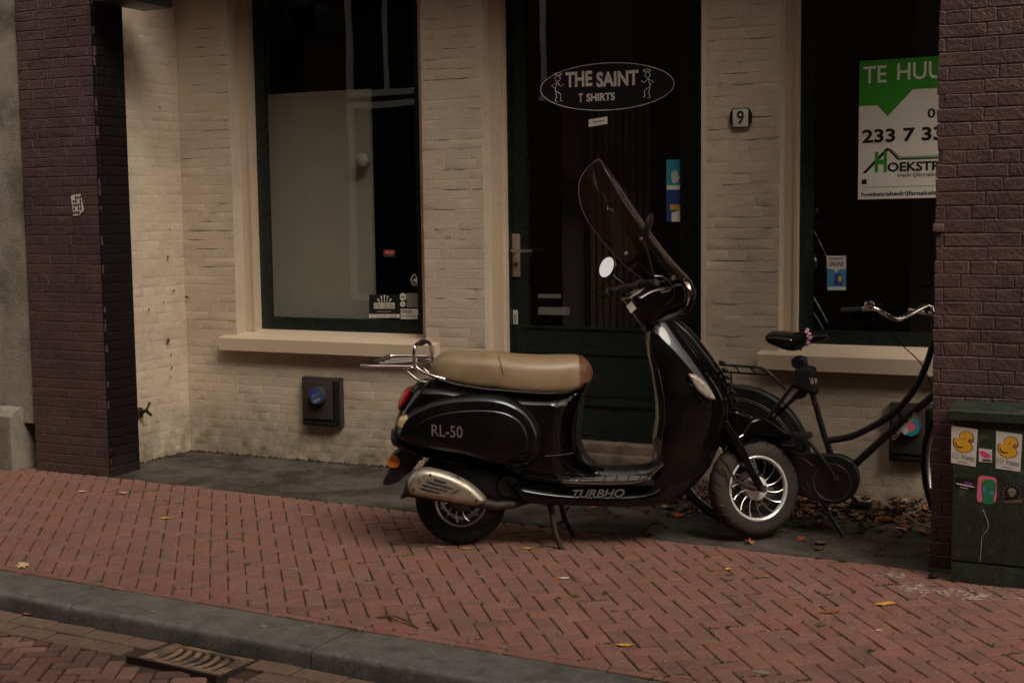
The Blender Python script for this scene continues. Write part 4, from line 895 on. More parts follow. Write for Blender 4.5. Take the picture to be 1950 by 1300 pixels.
# skirt guard
for sg in (-1, 1):
    pts = [(RR * .99 * math.cos(t), RR * .99 * math.sin(t)) for t in np.linspace(R_(10), R_(172), 30)] + [(-.12, .10), (-.02, .045), (.10, .03)]
    bp(MB().prism([(rw.x + a, rw.z + c) for a, c in pts], sg * .028, sg * .031, lambda a, c, h: (a, h, c)), 'skirt_guard', 'black_satin')
b = MB()
for rr_, r2 in ((RR * .86, .0011), (RR * .83, .0008)):
    b.tube([rw + Vector((rr_ * math.cos(t), -.0325, rr_ * math.sin(t))) for t in np.linspace(R_(16), R_(160), 30)] + [rw + Vector((-.08, -.0325, .14)), rw + Vector((.03, -.0325, .085))], r2 * 1.1, 4, closed=True)
bp(b, 'guard_lining', 'decal_silver')
# frame
def tb(pts, r, name='frame_tube', m='black_satin', sm=None, n=12, par=None): return bp(MB().tube(smooth([tuple(p) for p in pts], sm, False) if sm else pts, r, n), name, m, par)
bb = Bq(1592, 912)
tb([Bq(1588, 880), Bq(1570, 830), Bq(1545, 740), Bq(1530, 680)], .0155, 'seat_tube')
tb([Bq(1525, 665), Bq(1518, 640)], .0125, 'seat_post', 'chrome_dull')
tb([Bq(1580, 838), Bq(1620, 831), Bq(1665, 810), Bq(1702, 786), Bq(1735, 750), Bq(1760, 705), Bq(1778, 650), Bq(1785, 610)], .0165, 'top_tube', sm=4)
tb([Bq(1632, 880), Bq(1700, 818), Bq(1775, 755), Bq(1795, 736)], .0185, 'down_tube')
tb([Bq(1708, 780), Bq(1718, 800)], .009, 'frame_stay')
tb([bb, Bq(1632, 880)], .02, 'bottom_bracket')
for l in (-.055, .055): tb([Vector((rw.x, l, rw.z)), Vector((bb.x, l * .7, bb.z))], .010, 'chain_stay')
for l in (-.05, .05): tb([Vector((rw.x, l, rw.z)), Bq(1536, 700, l * .6)], .008, 'seat_stay')
# chain case
cp = [Bq(x, y, -.06) for x, y in smooth([(1440, 850), (1500, 858), (1560, 862), (1600, 864), (1628, 880), (1638, 912), (1626, 942), (1596, 958), (1550, 952), (1500, 934), (1440, 920), (1400, 906), (1396, 868)], 5)]
cc_ = MB(); inflate(cc_, [(p.x, p.z) for p in cp], .024, .014, y0=-.06, step=.008); cs = bp(cc_, 'chain_case', 'black_satin')
b = MB(); b.tube([Vector((bb.x + .092 * math.cos(t), -.0850, bb.z + .092 * math.sin(t))) for t in np.linspace(0, 2 * math.pi, 40, endpoint=False)], .0016, 4, closed=True)
b.tube([Bq(x, y, -.085) for x, y in ((1500, 868), (1530, 872), (1548, 886))], .0011, 4)
b.tube([Bq(x, y, -.085) for x, y in ((1525, 925), (1536, 915), (1543, 938))], .0011, 4, closed=True); bp(b, 'case_lining', 'decal_silver', cs)
tb([Bq(1592, 912, -.095), Bq(1576, 886, -.10), Bq(1558, 862, -.102), Bq(1540, 840, -.104)], .010, 'crank', 'black_satin')
bp(MB().lathe([(0, -.012), (.013, -.012), (.016, 0), (.016, .02)], Bq(1592, 912, -.1), (0, 1, 0), 16), 'crank_bolt', 'iron')
b = MB(); p = Bq(1527, 828, -.15); b.bbox(p.x - .045, p.x + .045, -.20, -.115, p.z - .012, p.z + .012, .004); bp(b, 'pedal', 'black_rubber')
tb([Bq(1592, 912, .09), Bq(1612, 934, .095), Bq(1634, 956, .1)], .010, 'crank', 'black_satin')
b = MB(); p = Bq(1640, 962, .15); b.bbox(p.x - .045, p.x + .045, .11, .19, p.z - .012, p.z + .012, .004); bp(b, 'pedal', 'black_rubber')
ft = at(1606, 1024, z=0); tb([Bq(1560, 945, -.03), Vector((ft.x + 1.5, ft.y - BY, .004)) * .5 + Bq(1560, 945, -.03) * .5, Vector((ft.x + 1.5, ft.y - BY, .008))], .010, 'kickstand')
# saddle
b = MB(); inflate(b, [(Bq(x, y).x, Bq(x, y).z) for x, y in smooth([(1461, 642), (1465, 633), (1476, 629), (1495, 630), (1520, 633), (1545, 634), (1566, 633), (1578, 637), (1574, 645), (1555, 652), (1535, 657), (1524, 666), (1505, 667), (1486, 661), (1468, 653)], 4)],
        lambda x, z: .11 * max(.30, min(1, (Bq(1550, 640).x - x) / .13 + .3)), .035, step=.006); sd_ = bp(b, 'saddle', 'black_gloss')
b = MB(); P = []
for t in np.linspace(0, 1, 26):
    c = Bq(1535 + 6 * math.sin(t * 3.0), 627 + 31 * t, -.045 - .012 * math.sin(t * math.pi)); P.append(c + Vector((.006 * math.sin(t * 26), .004 * math.cos(t * 26), 0)))
b.tube(P, [.0075 + .003 * math.sin(i * 1.9) for i in range(26)], 8)
o = b.build('scrunchie', 'scrunchie'); o.location = (-1.5, BY, 0); tag(o, 'pink hair scrunchie wrapped round the nose of the bicycle saddle', 'scrunchie')
bp(MB().tube([Bq(1527, 664), Bq(1510, 660), Bq(1490, 655)], .009, 8), 'saddle_rail', 'iron', sd_)
# tail lamp and folded bag on the post
bp(inflate(MB(), [(Bq(x, y).x, Bq(x, y).z) for x, y in smooth([(1508, 684), (1520, 676), (1534, 682), (1534, 700), (1516, 702), (1508, 694)], 3)], .025, .01, step=.005), 'post_bag_top', 'black_satin')
bg_ = bp(inflate(MB(), [(Bq(x, y).x, Bq(x, y).z) for x, y in smooth([(1516, 702), (1530, 696), (1550, 698), (1555, 712), (1553, 726), (1559, 742), (1554, 750), (1535, 746), (1512, 736), (1508, 724), (1516, 720)], 4)], .05, .02, step=.006), 'rain_cover', 'black_rubber')
textmesh("'69", Bq(1541, 730, -.055).x, Bq(1556, 730, -.055).x, Bq(1550, 731, -.055).z, Bq(1550, 719, -.055).z, lambda a, c, h: (a, -.0525, c), 'print', 'white_paper', bg_, bold=.01)
b = MB(); inflate(b, [(Bq(x, y).x, Bq(x, y).z) for x, y in smooth([(1476, 790), (1500, 765), (1520, 742), (1530, 732), (1540, 742), (1533, 757), (1520, 760), (1504, 772), (1484, 792), (1474, 798)], 4)], .045, .012, step=.005); bp(b, 'frame_lock', 'black_gloss')
b = MB(); b.tube([Bq(1552, 770 + i * 5, -.0) for i in (0, .6)], .0165, 12); b.tube([Bq(1553, 765, 0), Bq(1553.3, 766, 0)], .0165, 12); bp(b, 'tube_stripe', 'pink')
# carrier
for l in (-.055, .055): tb([Bq(1370, 694, l), Bq(1440, 699, l), Bq(1456, 703, l), Bq(1474, 718, l), Bq(1497, 742, l * .6)], .0065, 'carrier_rail', sm=3)
tb([Bq(1372, 708, -.03), Bq(1466, 713, -.03)], .0055, 'carrier_rail')
for x in (1398, 1426): tb([Bq(x, 696, -.055), Bq(x + 12, 710, .03)], .0045, 'carrier_strut')
tb([Bq(1392, 706, -.06), Vector((rw.x, -.06, rw.z))], .005, 'carrier_stay')
# head, fork, front wheel turned behind the pillar
hd0, hd1 = Bq(1795, 760), Bq(1779, 600)
tb([hd0, hd1], .019, 'head_tube')
tb([hd1, Bq(1774, 588)], .012, 'stem', 'chrome')
fw_c = Vector((Bq(1838, 878).x, 0, RR)); wt = R_(48)
FX = Matrix.Translation(fw_c) @ Matrix.Rotation(-wt, 4, 'Z') @ Matrix.Translation(-fw_c)
b = MB(FX); b.lathe([(RR - .019 + .019 * math.cos(2 * math.pi * j / 8), .019 * math.sin(2 * math.pi * j / 8)) for j in range(8)], fw_c, (0, 1, 0), 48, closed=True); t2 = bp(b, 'tyre', 'black_rubber')
b = MB(FX); b.lathe([(RR - .045 + .009 * math.cos(2 * math.pi * j / 8), .012 * math.sin(2 * math.pi * j / 8)) for j in range(8)], fw_c, (0, 1, 0), 48, closed=True); bp(b, 'rim', 'chrome_dull', t2)
for l in (-.05, .05): tb([hd0 + Vector((0, l * .6, 0)), hd0 * .35 + fw_c * .65 + Vector((-.02, l, 0)), fw_c + Vector((0, l, 0))], .011, 'fork_blade')
# handlebar
tb([Bq(1640, 589, -.22), Bq(1652, 586, -.22), Bq(1668, 588, -.21), Bq(1684, 597, -.20), Bq(1702, 606, -.17), Bq(1716, 606, -.13), Bq(1740, 595, -.07), Bq(1766, 583, 0), Bq(1790, 590, .08), Bq(1800, 600, .14), Bq(1770, 596, .22), Bq(1730, 590, .24)], .0105, 'handlebar', 'chrome', sm=4)
bp(MB().tube([Bq(1600, 592, -.22), Bq(1603, 592, -.22), Bq(1620, 591, -.22), Bq(1642, 589, -.22)], [.010, .0165, .0155, .015], 12), 'grip', 'black_rubber')
bp(MB().tube([Bq(1770, 592, 0), Bq(1762, 584, 0)], .018, 12), 'stem_clamp', 'black_gloss')
bp(MB().lathe([(.0, -.002), (.024, 0), (.026, .010), (.022, .020), (.010, .026), (0, .027)], Bq(1656, 583, -.22), (0, 0, 1), 24), 'bell', 'chrome')
bp(MB().tube([Bq(1658, 588, -.22), Bq(1657, 582, -.22)], .008, 8), 'bell_mount', 'iron')
P0, P1 = Bq(1700, 836, -.0195), Bq(1745, 786, -.0195); dv = (P1 - P0); L_ = dv.length; dv.normalize(); nv = Vector((-dv.z, 0, dv.x))
textmesh('CUMBERLAND', 0, 1, -.5, .5, lambda a, c, h: tuple(P0 + dv * (a * L_) + nv * (c * .019) + Vector((0, .0008, 0)) * abs(c)), 'lettering', 'poster_white', bk, bold=.02)
for q_ in (-.25, 1.10):
    b = MB()
    for s_ in (-1, 1): b.obox(P0 + dv * (L_ * q_ + .02) + nv * (.005 * s_), dv * .013, (0, .0006, 0), nv * .0012)
    bp(b, 'stripe', 'decal_silver')

# ================================================================== UTILITY CABINET AND ITS STICKERS
cx0, cx1, cy0, cy1 = -.842, -.30, -.34, -.15
cb = empty('utility_cabinet', ((cx0 + cx1) / 2, cy0, 0), 'green painted metal street cabinet covered with stickers in front of the right pillar', 'cabinet')
CB = Vector((-(cx0 + cx1) / 2, -cy0, 0))
b = MB(); b.bbox(cx0, cx1, cy0, cy1, .098, .72, .005); b.build('body', 'cabinet_green', cb).location = CB
b = MB(); b.bbox(cx0 - .001, cx1 + .001, cy0 + .004, cy1, -.03, .093, .004); b.build('plinth', 'cabinet_green', cb).location = CB
b = MB(); b.loft([[Vector((x, y, z)) for y, z in ((cy0 - .02, .715), (cy0 - .022, .752), (cy0 - .016, .757), (cy1 + .012, .770), (cy1 + .012, .715))] for x in (cx0 - .018, cx1 + .018)]); b.build('lid', 'cabinet_green', cb, 30).location = CB
b = MB(); b.tube([at(x, y, y=cy0 - .0015) for x, y in smooth([(1871, 970), (1880, 990), (1881, 1006), (1870, 1022), (1868, 1045), (1866, 1068)], 4, False)], .0018, 4); b.build('scratch', 'ink_dim', cb).location = CB
def onplane(y, px, py): p = at(px, py, y=y); return (p.x, p.z)
def decal(y, poly, m, par=None, name='print', t=.0006, sm=0, lab=None, cat=None, h=0):
    P = [onplane(y, a, c) for a, c in poly]; P = smooth(P, sm) if sm else P
    o = MB().prism(P, 0, t, lambda a, c, k: (a, y - h - k, c)).build(name, m, par, 0)
    if lab: tag(o, lab, cat)
    return o
def dtext(y, s, x0, y0, x1, y1, m, par, bold=0., shear=0., h=.0012, skew=0):
    a, c = onplane(y, x0, y1), onplane(y, x1, y0)
    return textmesh(s, a[0], c[0], a[1], c[1], lambda u, v, k: (u, y - h, v + skew * (u - a[0])), 'print', m, par, bold, shear)
Y0 = cy0 - .0006
for (dx, dy, sk, lab) in ((0, 0, .06, 'white duck sticker at the left edge of the green cabinet'), (85, 10, .03, 'white duck sticker on the right of the green cabinet, beside the picture edge')):
    f = lambda pts: [(x + dx, y + dy + (x - 1836) * (sk - .04)) for x, y in pts]
    st_ = decal(Y0, f([(1812, 810), (1862, 817), (1858, 888), (1811, 881)]), 'white_paper', None, 'duck_sticker', lab=lab, cat='sticker')
    dk = f([(1816, 838), (1820, 833), (1826, 836), (1828, 836), (1827, 828), (1832, 822), (1839, 820.5), (1848, 823), (1853, 830), (1853, 839), (1849, 845), (1852, 850), (1850, 857), (1842, 861), (1831, 861), (1822, 856), (1817, 848)])
    decal(Y0, [(1836 + dx + (x - 1836 - dx) * 1.06, y - .0) for x, y in dk], 'ink_black', st_, sm=3, h=.0006)
    decal(Y0, [(1836 + dx + (x - 1836 - dx) * .97, 842 + dy + (y - 842 - dy) * .955) for x, y in dk], 'duck_yellow', st_, sm=3, h=.0010)
    decal(Y0, f([(1844, 838), (1849, 835), (1855, 839), (1851, 842), (1846, 842)]), 'ink_black', st_, sm=3, h=.0016)
    decal(Y0, f([(1846, 838.4), (1849, 836.3), (1853.5, 839.3), (1850, 841), (1847, 841)]), 'duck_bill', st_, sm=3, h=.0021)
    decal(Y0, f([(1837, 833), (1838.6, 832.8), (1839, 834.6), (1837.6, 835.6), (1836.6, 834.6)]), 'ink_black', st_, sm=2, h=.0021)
    decal(Y0, f([(1820, 840), (1822, 847), (1828, 850.5), (1835, 850), (1835, 851.5), (1827, 852.3), (1821, 849), (1818.6, 842)]), 'ink_black', st_, h=.0021)
    dtext(Y0, 'A.S.V. Wolweine', 1813 + dx, 862 + dy, 1856 + dx, 871 + dy, 'print_green', st_, skew=-.12)
    dtext(Y0, 'wolweine.nl', 1823 + dx, 876 + dy, 1842 + dx, 879.5 + dy, 'ink_dim', st_, skew=-.12)
s1 = decal(Y0, [(1864, 853), (1889, 855.5), (1889, 880), (1864, 878.5)], 'white_paper', None, 'small_sticker', lab='small white sticker with a pink splash between the two duck stickers', cat='sticker')
decal(Y0, [(1865, 860), (1870, 857), (1878, 861), (1884, 864), (1888, 869), (1884, 871), (1876, 872), (1870, 868)], 'hot_pink', s1, h=.0006)
decal(Y0, [(1870, 873.5), (1888, 875), (1888, 878), (1871, 877)], 'ink_black', s1, h=.0006)
s2 = decal(Y0, [(1820, 908), (1857, 913), (1856, 934), (1820, 929)], 'ink_black', None, 'purple_sticker', lab='dark sticker with a purple band below the left duck sticker', cat='sticker')
decal(Y0, [(1836, 916), (1853, 919), (1851, 927), (1836, 924)], 'purple_ink', s2, h=.0006)
decal(Y0, [(1821, 919), (1855, 926), (1855, 928), (1821, 921)], 'white_paper', s2, h=.001); decal(Y0, [(1829, 926.5), (1844, 929.6), (1844, 930.6), (1829, 927.5)], 'white_paper', s2, h=.001)
s3 = decal(Y0, [(1863, 909), (1868, 905), (1880, 906), (1895, 909), (1898, 914), (1898, 940), (1896, 955), (1892, 958), (1872, 957), (1862, 954), (1860, 946)], 'pink', None, 'pink_sticker', lab='pink rounded sticker with a green figure in the middle of the cabinet', cat='sticker')
gf = [(1871, 957), (1873, 948), (1871, 936), (1871, 918), (1876, 913), (1887, 912), (1894, 917), (1895, 930), (1893, 941), (1891, 947), (1892, 959)]
decal(Y0, [(1883 + (x - 1883) * 1.1, y) for x, y in gf], 'ink_black', s3, h=.0006, sm=2); decal(Y0, gf, 'leaf_green', s3, h=.001, sm=2)
decal(Y0, [(1872, 925), (1875, 924), (1876, 932), (1874, 938), (1872, 936)], 'sky_blue', s3, h=.0015, sm=2); decal(Y0, [(1883, 933), (1892, 933), (1891, 940), (1886, 941)], 'sky_blue', s3, h=.0015, sm=2)
decal(Y0, [(1882, 931.4), (1892.5, 931.4), (1892.5, 932.6), (1882, 932.6)], 'ink_black', s3, h=.0018)
dtext(Y0, 'HELLO', 1861.5, 935, 1869.5, 940, 'white_paper', s3)
cxy = (1927, 938); ring = [(cxy[0] + 21 * math.cos(t), cxy[1] + 18.5 * math.sin(t)) for t in np.linspace(0, 2 * math.pi, 28, endpoint=False)]
s4 = decal(Y0, ring, 'ink_black', None, 'round_sticker', lab='round black and silver torn sticker with lettering round a skull below the right duck', cat='sticker')
for k in range(12):
    t = R_(150 + k * 22); c = (cxy[0] + 17 * math.cos(t), cxy[1] + 14.6 * math.sin(t)); w = 2.2
    decal(Y0, [(c[0] - w * math.sin(t) + u * math.cos(t), c[1] + w * math.cos(t) + u * math.sin(t)) for u in (-2.4, 2.4)] + [(c[0] + w * .4 * math.sin(t) + u * math.cos(t), c[1] - w * .4 * math.cos(t) + u * math.sin(t)) for u in (2.4, -1.0)], 'chrome_dull', s4, h=.0007)
decal(Y0, [(1919, 934), (1923, 929), (1930, 929), (1935, 934), (1934, 940), (1930, 942), (1930, 945), (1923, 945), (1922, 941)], 'muffler_metal', s4, sm=2, h=.0007)
for x in (1924, 1930): decal(Y0, [(x - 1.6, 937), (x, 934.6), (x + 1.6, 937), (x, 938.6)], 'ink_black', s4, h=.0013)
decal(Y0, [(1908, 949), (1914, 953), (1945, 950), (1948, 946), (1946, 957), (1913, 957)], 'chrome_dull', s4, h=.0009)

# ================================================================== SIGNS, STICKERS AND PLATES ON THE SHOP FRONT
YG = 1.2045
oc = at(1154, 165.5, y=YG); sa, sb, tl = .423, .137, -.001
el = lambda k, t: (oc.x + sa * k * math.cos(t) - tl * sb * math.sin(t), oc.z + sb * (k if k == 1 else k - (sa / sb - 1) * 0) * math.sin(t) + tl * math.cos(t) * 3)
TT = np.linspace(0, 2 * math.pi, 64, endpoint=False)
sg_ = MB().prism([el(1, t) for t in TT], 0, .001, lambda a, c, k: (a, YG - .001 - k, c)).build('shop_sign', 'ink_black', None, 0)
tag(sg_, 'oval black THE SAINT T SHIRTS sign with two haloed stick figures on the door', 'sign')
MB().tube([(el(1, t)[0], YG - .003, el(1, t)[1]) for t in TT], .0022, 4, closed=True).build('outline', 'poster_white', sg_)
for s_, x0, y0, x1, y1 in (('THE', 1077, 135, 1128, 167), ('SAINT', 1136, 133, 1216, 167), ('T', 1102, 178, 1110, 195), ('SHIRTS', 1117, 176, 1171, 194)):
    o = dtext(YG - .001, s_, x0, y0, x1, y1, 'poster_white', sg_, bold=.035, h=.0018, skew=0)
for cxp, cyp, mir in ((1062, 150, 1), (1233, 143, -1)):   # stick figures
    q = lambda dx, dy: Vector(at(cxp + mir * dx, cyp + dy, y=YG - .003)); b = MB(); r = .0024
    b.tube([q(5 * math.cos(t), 5.2 * math.sin(t)) for t in np.linspace(0, 2 * math.pi, 16, endpoint=False)], r, 4, closed=True)
    b.tube([q(1 + 7 * math.cos(t), -8.5 + 2.4 * math.sin(t)) for t in np.linspace(0, 2 * math.pi, 16, endpoint=False)], r, 4, closed=True)
    for pl_ in ([(-1, 6), (-5, 22)], [(-1, 7), (-12, 14), (-4, 19)], [(-1, 7), (6, 15), (12, 11)], [(-5, 22), (6, 30), (5, 42), (9, 42)], [(-5, 22), (-2, 34), (-5, 43), (0, 44)]): b.tube([q(*p_) for p_ in pl_], r, 4)
    b.build('stick_figure', 'poster_white', sg_)
def card(y, x0, y0, x1, y1, m, name, lab=None, cat=None, par=None, sk=0, h=0): return decal(y, [(x0, y0), (x1, y0 + sk), (x1, y1 + sk), (x0, y1)], m, par, name, lab=lab, cat=cat, h=h)
c1 = card(YG, 1121, 228, 1157, 242, 'poster_white', 'paper_label', 'small white paper label under the oval sign on the door glass', 'label', sk=-6)
card(YG, 1128, 232, 1150, 234, 'ink_dim', 'print', par=c1, sk=-3.4, h=.0008)
c2 = card(YG, 1269, 304, 1303, 362, 'teal', 'hand_sticker', 'teal sticker showing a raised white hand on the right side of the door glass', 'sticker')
decal(YG, [(1280, 347), (1279, 336), (1279, 328), (1281, 328), (1282, 335), (1282, 325), (1284, 325), (1285, 334), (1285.5, 324), (1287.5, 324), (1288, 334), (1289, 327), (1291, 327), (1291, 337), (1294, 335), (1295, 336), (1291, 345), (1288, 349), (1283, 349)], 'white_paper', c2, h=.0007)
card(YG, 1270, 353, 1302, 361, 'poster_white', 'print', par=c2, h=.0007); card(YG, 1274, 315, 1298, 317, 'sky_blue', 'print', par=c2, h=.0007); card(YG, 1272, 320, 1300, 322, 'sky_blue', 'print', par=c2, h=.0007)
c3 = card(YG, 1269, 363, 1303, 422, 'blue', 'alarm_sticker', 'dark blue sticker with a yellow badge just below the teal hand sticker', 'sticker')
card(YG, 1276, 389, 1296, 400, 'gold', 'print', par=c3, h=.0007); decal(YG, [(1279, 405), (1303, 398), (1303, 422), (1279, 422)], 'poster_white', c3, h=.0007)
YW = 1.1895
k1 = card(YW, 703, 561, 762, 607, 'ink_black', 'dealer_sticker', 'black KING KEROSIN authorized dealer sticker in the lower corner of the left window', 'sticker')
card(YW, 703, 598, 761, 605, 'poster_white', 'print', par=k1, h=.0008); dtext(YW, 'AUTHORIZED DEALER', 706, 599.5, 757, 603.5, 'ink_black', k1, h=.0018)
card(YW, 712.5, 576.5, 751.5, 587.5, 'poster_white', 'print', par=k1, h=.0008); dtext(YW, 'KING KEROSIN', 714, 578, 750, 586.5, 'ink_black', k1, bold=.02, h=.0018)
for dx_, dy_ in ((-12, 2), (-6, -3), (0, -5), (6, -3), (12, 2)):
    MB().tube([at(732 + dx_ * .7, 575, y=YW - .002), at(732 + dx_, 569.5 + dy_, y=YW - .002)], .0022, 4).build('crown_point', 'poster_white', k1); MB().lathe([(0, -.001), (.0055, -.001), (.0055, .001)], at(732 + dx_, 568 + dy_, y=YW - .002), (0, 1, 0), 10).build('crown_ball', 'poster_white', k1)
card(YW, 718, 592, 745, 594, 'ink_dim', 'print', par=k1, h=.0008)
k2 = card(YW, 763, 588, 805, 607.5, 'poster_white', 'payment_sticker', 'white PINNEN JA GRAAG payment sticker at the bottom right of the left window', 'sticker')
dtext(YW, 'PINNEN', 764.5, 590, 785, 596.5, 'ink_black', k2, bold=.02); dtext(YW, 'JA GRAAG', 764.5, 599, 792, 605.5, 'sky_blue', k2, bold=.02)
card(YW, 795, 599.5, 803, 606, 'blue', 'print', par=k2, h=.0008); card(YW, 799, 599.5, 804, 606, 'duck_bill', 'print', par=k2, h=.0012)
k3 = decal(YW, [(793 + 12 * math.cos(t), 533 + 13 * math.sin(t)) for t in np.linspace(0, 2 * math.pi, 24, endpoint=False)], 'ink_black', None, 'round_window_sticker', lab='round black sticker with a white lily emblem near the right edge of the left window', cat='sticker')
for k in range(16):
    t = 2 * math.pi * k / 16 + .1
    if k not in (4, 12): card(YW, 793 + 9.8 * math.cos(t) - 1.2, 533 + 10.8 * math.sin(t) - 1.4, 793 + 9.8 * math.cos(t) + 1.2, 533 + 10.8 * math.sin(t) + 1.4, 'poster_white', 'print', par=k3, h=.0008)
decal(YW, [(793, 525), (795, 529), (794, 533), (797, 530), (799, 532), (798, 536), (794, 536.5), (794.6, 541), (791.4, 541), (792, 536.5), (788, 536), (787, 532), (789, 530), (792, 533), (791, 529)], 'poster_white', k3, h=.0008)
k4 = card(YW, 730, 475, 752, 489, 'rust', 'orange_sticker', 'small rusty orange sticker halfway up the left window', 'sticker'); card(YW, 733, 478, 750, 483, 'duck_bill', 'print', par=k4, h=.0008)
for i, (x, y, r) in enumerate(((767, 565, 6.5), (767, 579, 5))):
    k5 = decal(YW, [(x + r * math.cos(t), y + r * 1.1 * math.sin(t)) for t in np.linspace(0, 2 * math.pi, 16, endpoint=False)], 'poster_white', None, 'dot_sticker', lab=('larger round white sticker above the payment sticker', 'smaller round white sticker directly above the payment sticker')[i], cat='sticker')
    decal(YW, [(x + r * .5 * math.cos(t), y + r * .4 * math.sin(t)) for t in np.linspace(0, 2 * math.pi, 8, endpoint=False)], 'ink_dim', k5, h=.0008)
card(YW, 774, 558, 802, 585, 'ink_dim', 'grey_label', 'plain grey label beside the round dot stickers in the left window', 'label')
# to let poster in the right window
YP = 1.1895
pa, pb = at(1637, 117, y=YP), at(1637, 380, y=YP); PW = .575
rise = .006; pm = lambda u, v, h: (pa.x + u * PW, YP - h, pb.z + (pa.z - pb.z) * v + rise * u)
def pdec(poly, m, par, name='print', h=.001): return MB().prism(poly, h - .0006, h, pm).build(name, m, par, 0)
po = MB().prism([(0, 0), (1, 0), (1, 1), (0, 1)], 0, .0012, pm).build('to_let_poster', 'poster_white', None, 0); tag(po, 'green and white TE HUUR to let poster in the right window beside the purple pillar', 'poster')
uu = lambda px: (at(px, 250, y=YP).x - pa.x) / PW; vv = lambda py: (380 - py) / 263
pdec([(0, 1), (1, 1), (1, vv(176)), (uu(1737), vv(176)), (uu(1690), vv(224)), (uu(1670), vv(202)), (0, vv(202))], 'poster_green', po, h=.0018)
def ptext(s, x0, y0, x1, y1, m, bold=0.): return textmesh(s, uu(x0), uu(x1), vv(y1), vv(y0), lambda a, c, h: pm(a, c, .0026), 'print', m, po, bold)
ptext('TE', 1643, 128, 1687, 160, 'poster_white', .01); ptext('HUUR', 1707, 126, 1822, 158, 'poster_white', .01)
ptext('0', 1766, 213, 1781, 231, 'ink_black', .02); ptext('233 7 33', 1642, 247, 1797, 273, 'ink_black', .03)
b = MB(); b.prism([(uu(1643), vv(330)), (uu(1650), vv(330)), (uu(1692), vv(288)), (uu(1688), vv(284))], .0012, .0022, pm); b.prism([(uu(1688), vv(284)), (uu(1711), vv(307)), (uu(1830), vv(307)), (uu(1830), vv(304)), (uu(1713), vv(304)), (uu(1691), vv(283))], .0012, .0022, pm); b.build('logo', 'ink_black', po, 0)
pdec([(uu(1693), vv(284)), (uu(1714), vv(302.5)), (uu(1830), vv(302.5)), (uu(1830), vv(301)), (uu(1715), vv(301)), (uu(1695), vv(284))], 'poster_green', po, h=.0024)
ptext('H', 1667, 290, 1690, 329, 'poster_green', .04); ptext('OEKSTRA', 1691, 311, 1812, 329, 'ink_black', .03)
ptext('bedrijfsmakelaars', 1711, 331, 1818, 342, 'ink_dim', .01); ptext('hoekstrabedrijfsmakelaars', 1642, 366, 1806, 377, 'ink_black', .015)
pdec([(uu(1642), vv(351)), (uu(1652), vv(351)), (uu(1652), vv(342)), (uu(1642), vv(342))], 'ink_black', po, h=.0022); pdec([(uu(1642), vv(357.6)), (uu(1830), vv(357.6)), (uu(1830), vv(356.8)), (uu(1642), vv(356.8))], 'poster_green', po, h=.0022)
on = card(YP, 1575, 487, 1611, 553, 'sky_blue', 'online_sticker', 'blue and white ONLINE sticker low in the right window', 'sticker')
decal(YP, [(1575, 487), (1611, 487), (1611, 512), (1598, 513), (1590, 520), (1589, 513), (1575, 511)], 'white_paper', on, h=.0008); dtext(YP, 'ONLINE', 1578, 498, 1607, 507, 'ink_black', on, bold=.02, h=.0018, shear=.2); card(YP, 1579, 491, 1606, 494, 'ink_dim', 'print', par=on, h=.0012)
card(YP, 1576, 546, 1611, 552, 'white_paper', 'print', par=on, h=.0008); decal(YP, [(1590, 523), (1600, 520), (1606, 530), (1604, 543), (1588, 543)], 'blue', on, h=.0008); card(YP, 1596, 526, 1603, 536, 'gold', 'print', par=on, h=.0012)
# house number
h9 = at(1411, 225, y=.99); b = MB(); b.bbox(h9.x - .048, h9.x + .048, .982, .990, h9.z - .054, h9.z + .054, .003)
for s_ in (-1, 1): b.prism([(s_ * .048, -.048), (s_ * .062, -.026), (s_ * .064, 0), (s_ * .062, .026), (s_ * .048, .048)], .984, .990, lambda a, c, h: (h9.x + a, h, h9.z + c))
hn = b.build('house_number', 'ink_black'); tag(hn, 'white enamel house number plate 9 with black border on the cream pier', 'house number')
MB().bbox(h9.x - .043, h9.x + .043, .978, .9825, h9.z - .049, h9.z + .049, .004).build('plate', 'enamel', hn)
textmesh('9', h9.x - .020, h9.x + .020, h9.z - .036, h9.z + .040, lambda a, c, h: (a, .9768, c), 'numeral', 'ink_black', hn, bold=.02)
# wall boxes
def wallbox(x0, y0, x1, y1, dpx, dpy, dr, face, lab, art):
    p, q = at(x0, y1, y=.975), at(x1, y0, y=.975); X0, X1, Z0, Z1 = p.x, q.x, p.z, q.z
    wb = MB(); wb.bbox(X0, X1, .962, 1.01, Z0, Z1, .006); o = wb.build('service_box', 'box_grey'); tag(o, lab, 'service box', 'service boxes low on the shop wall')
    MB().bbox(X0 + .015, X1 - .06, .945, .965, Z0 + .045, Z1 - .025, .008).build('cover', 'box_grey', o); MB().bbox(X1 - .05, X1 - .006, .95, .965, Z0 + .03, Z1 - .02, .006).build('side_rail', 'black_satin', o)
    MB().bbox(X0 + .012, X1 - .03, .94, .965, Z0 + .012, Z0 + .032, .004).build('ledge', 'black_satin', o)
    c = at(dpx, dpy, y=.91); MB().lathe([(0, 0), (dr * .85, 0), (dr, .008), (dr, .05)], (c.x, .908, c.z), (0, 1, 0), 30 if art else 9).build('round_cap', 'box_grey', o)
    d = MB().lathe([(0, 0), (dr * .84, 0), (dr * .84, .001)], (c.x, .9072, c.z), (0, 1, 0), 30 if art else 9).build('cap_face', face, o)
    return o, c
o, c = wallbox(579, 720, 650, 808, 602, 754, .060, 'blue', 'dark square service box with a round blue cap under the left window', True)
textmesh('Sulz', c.x - .03, c.x + .032, c.z - .002, c.z + .026, lambda a, k, h: (a, .9062, k + .55 * (a - c.x)), 'print', 'muffler_metal', o, bold=.02)
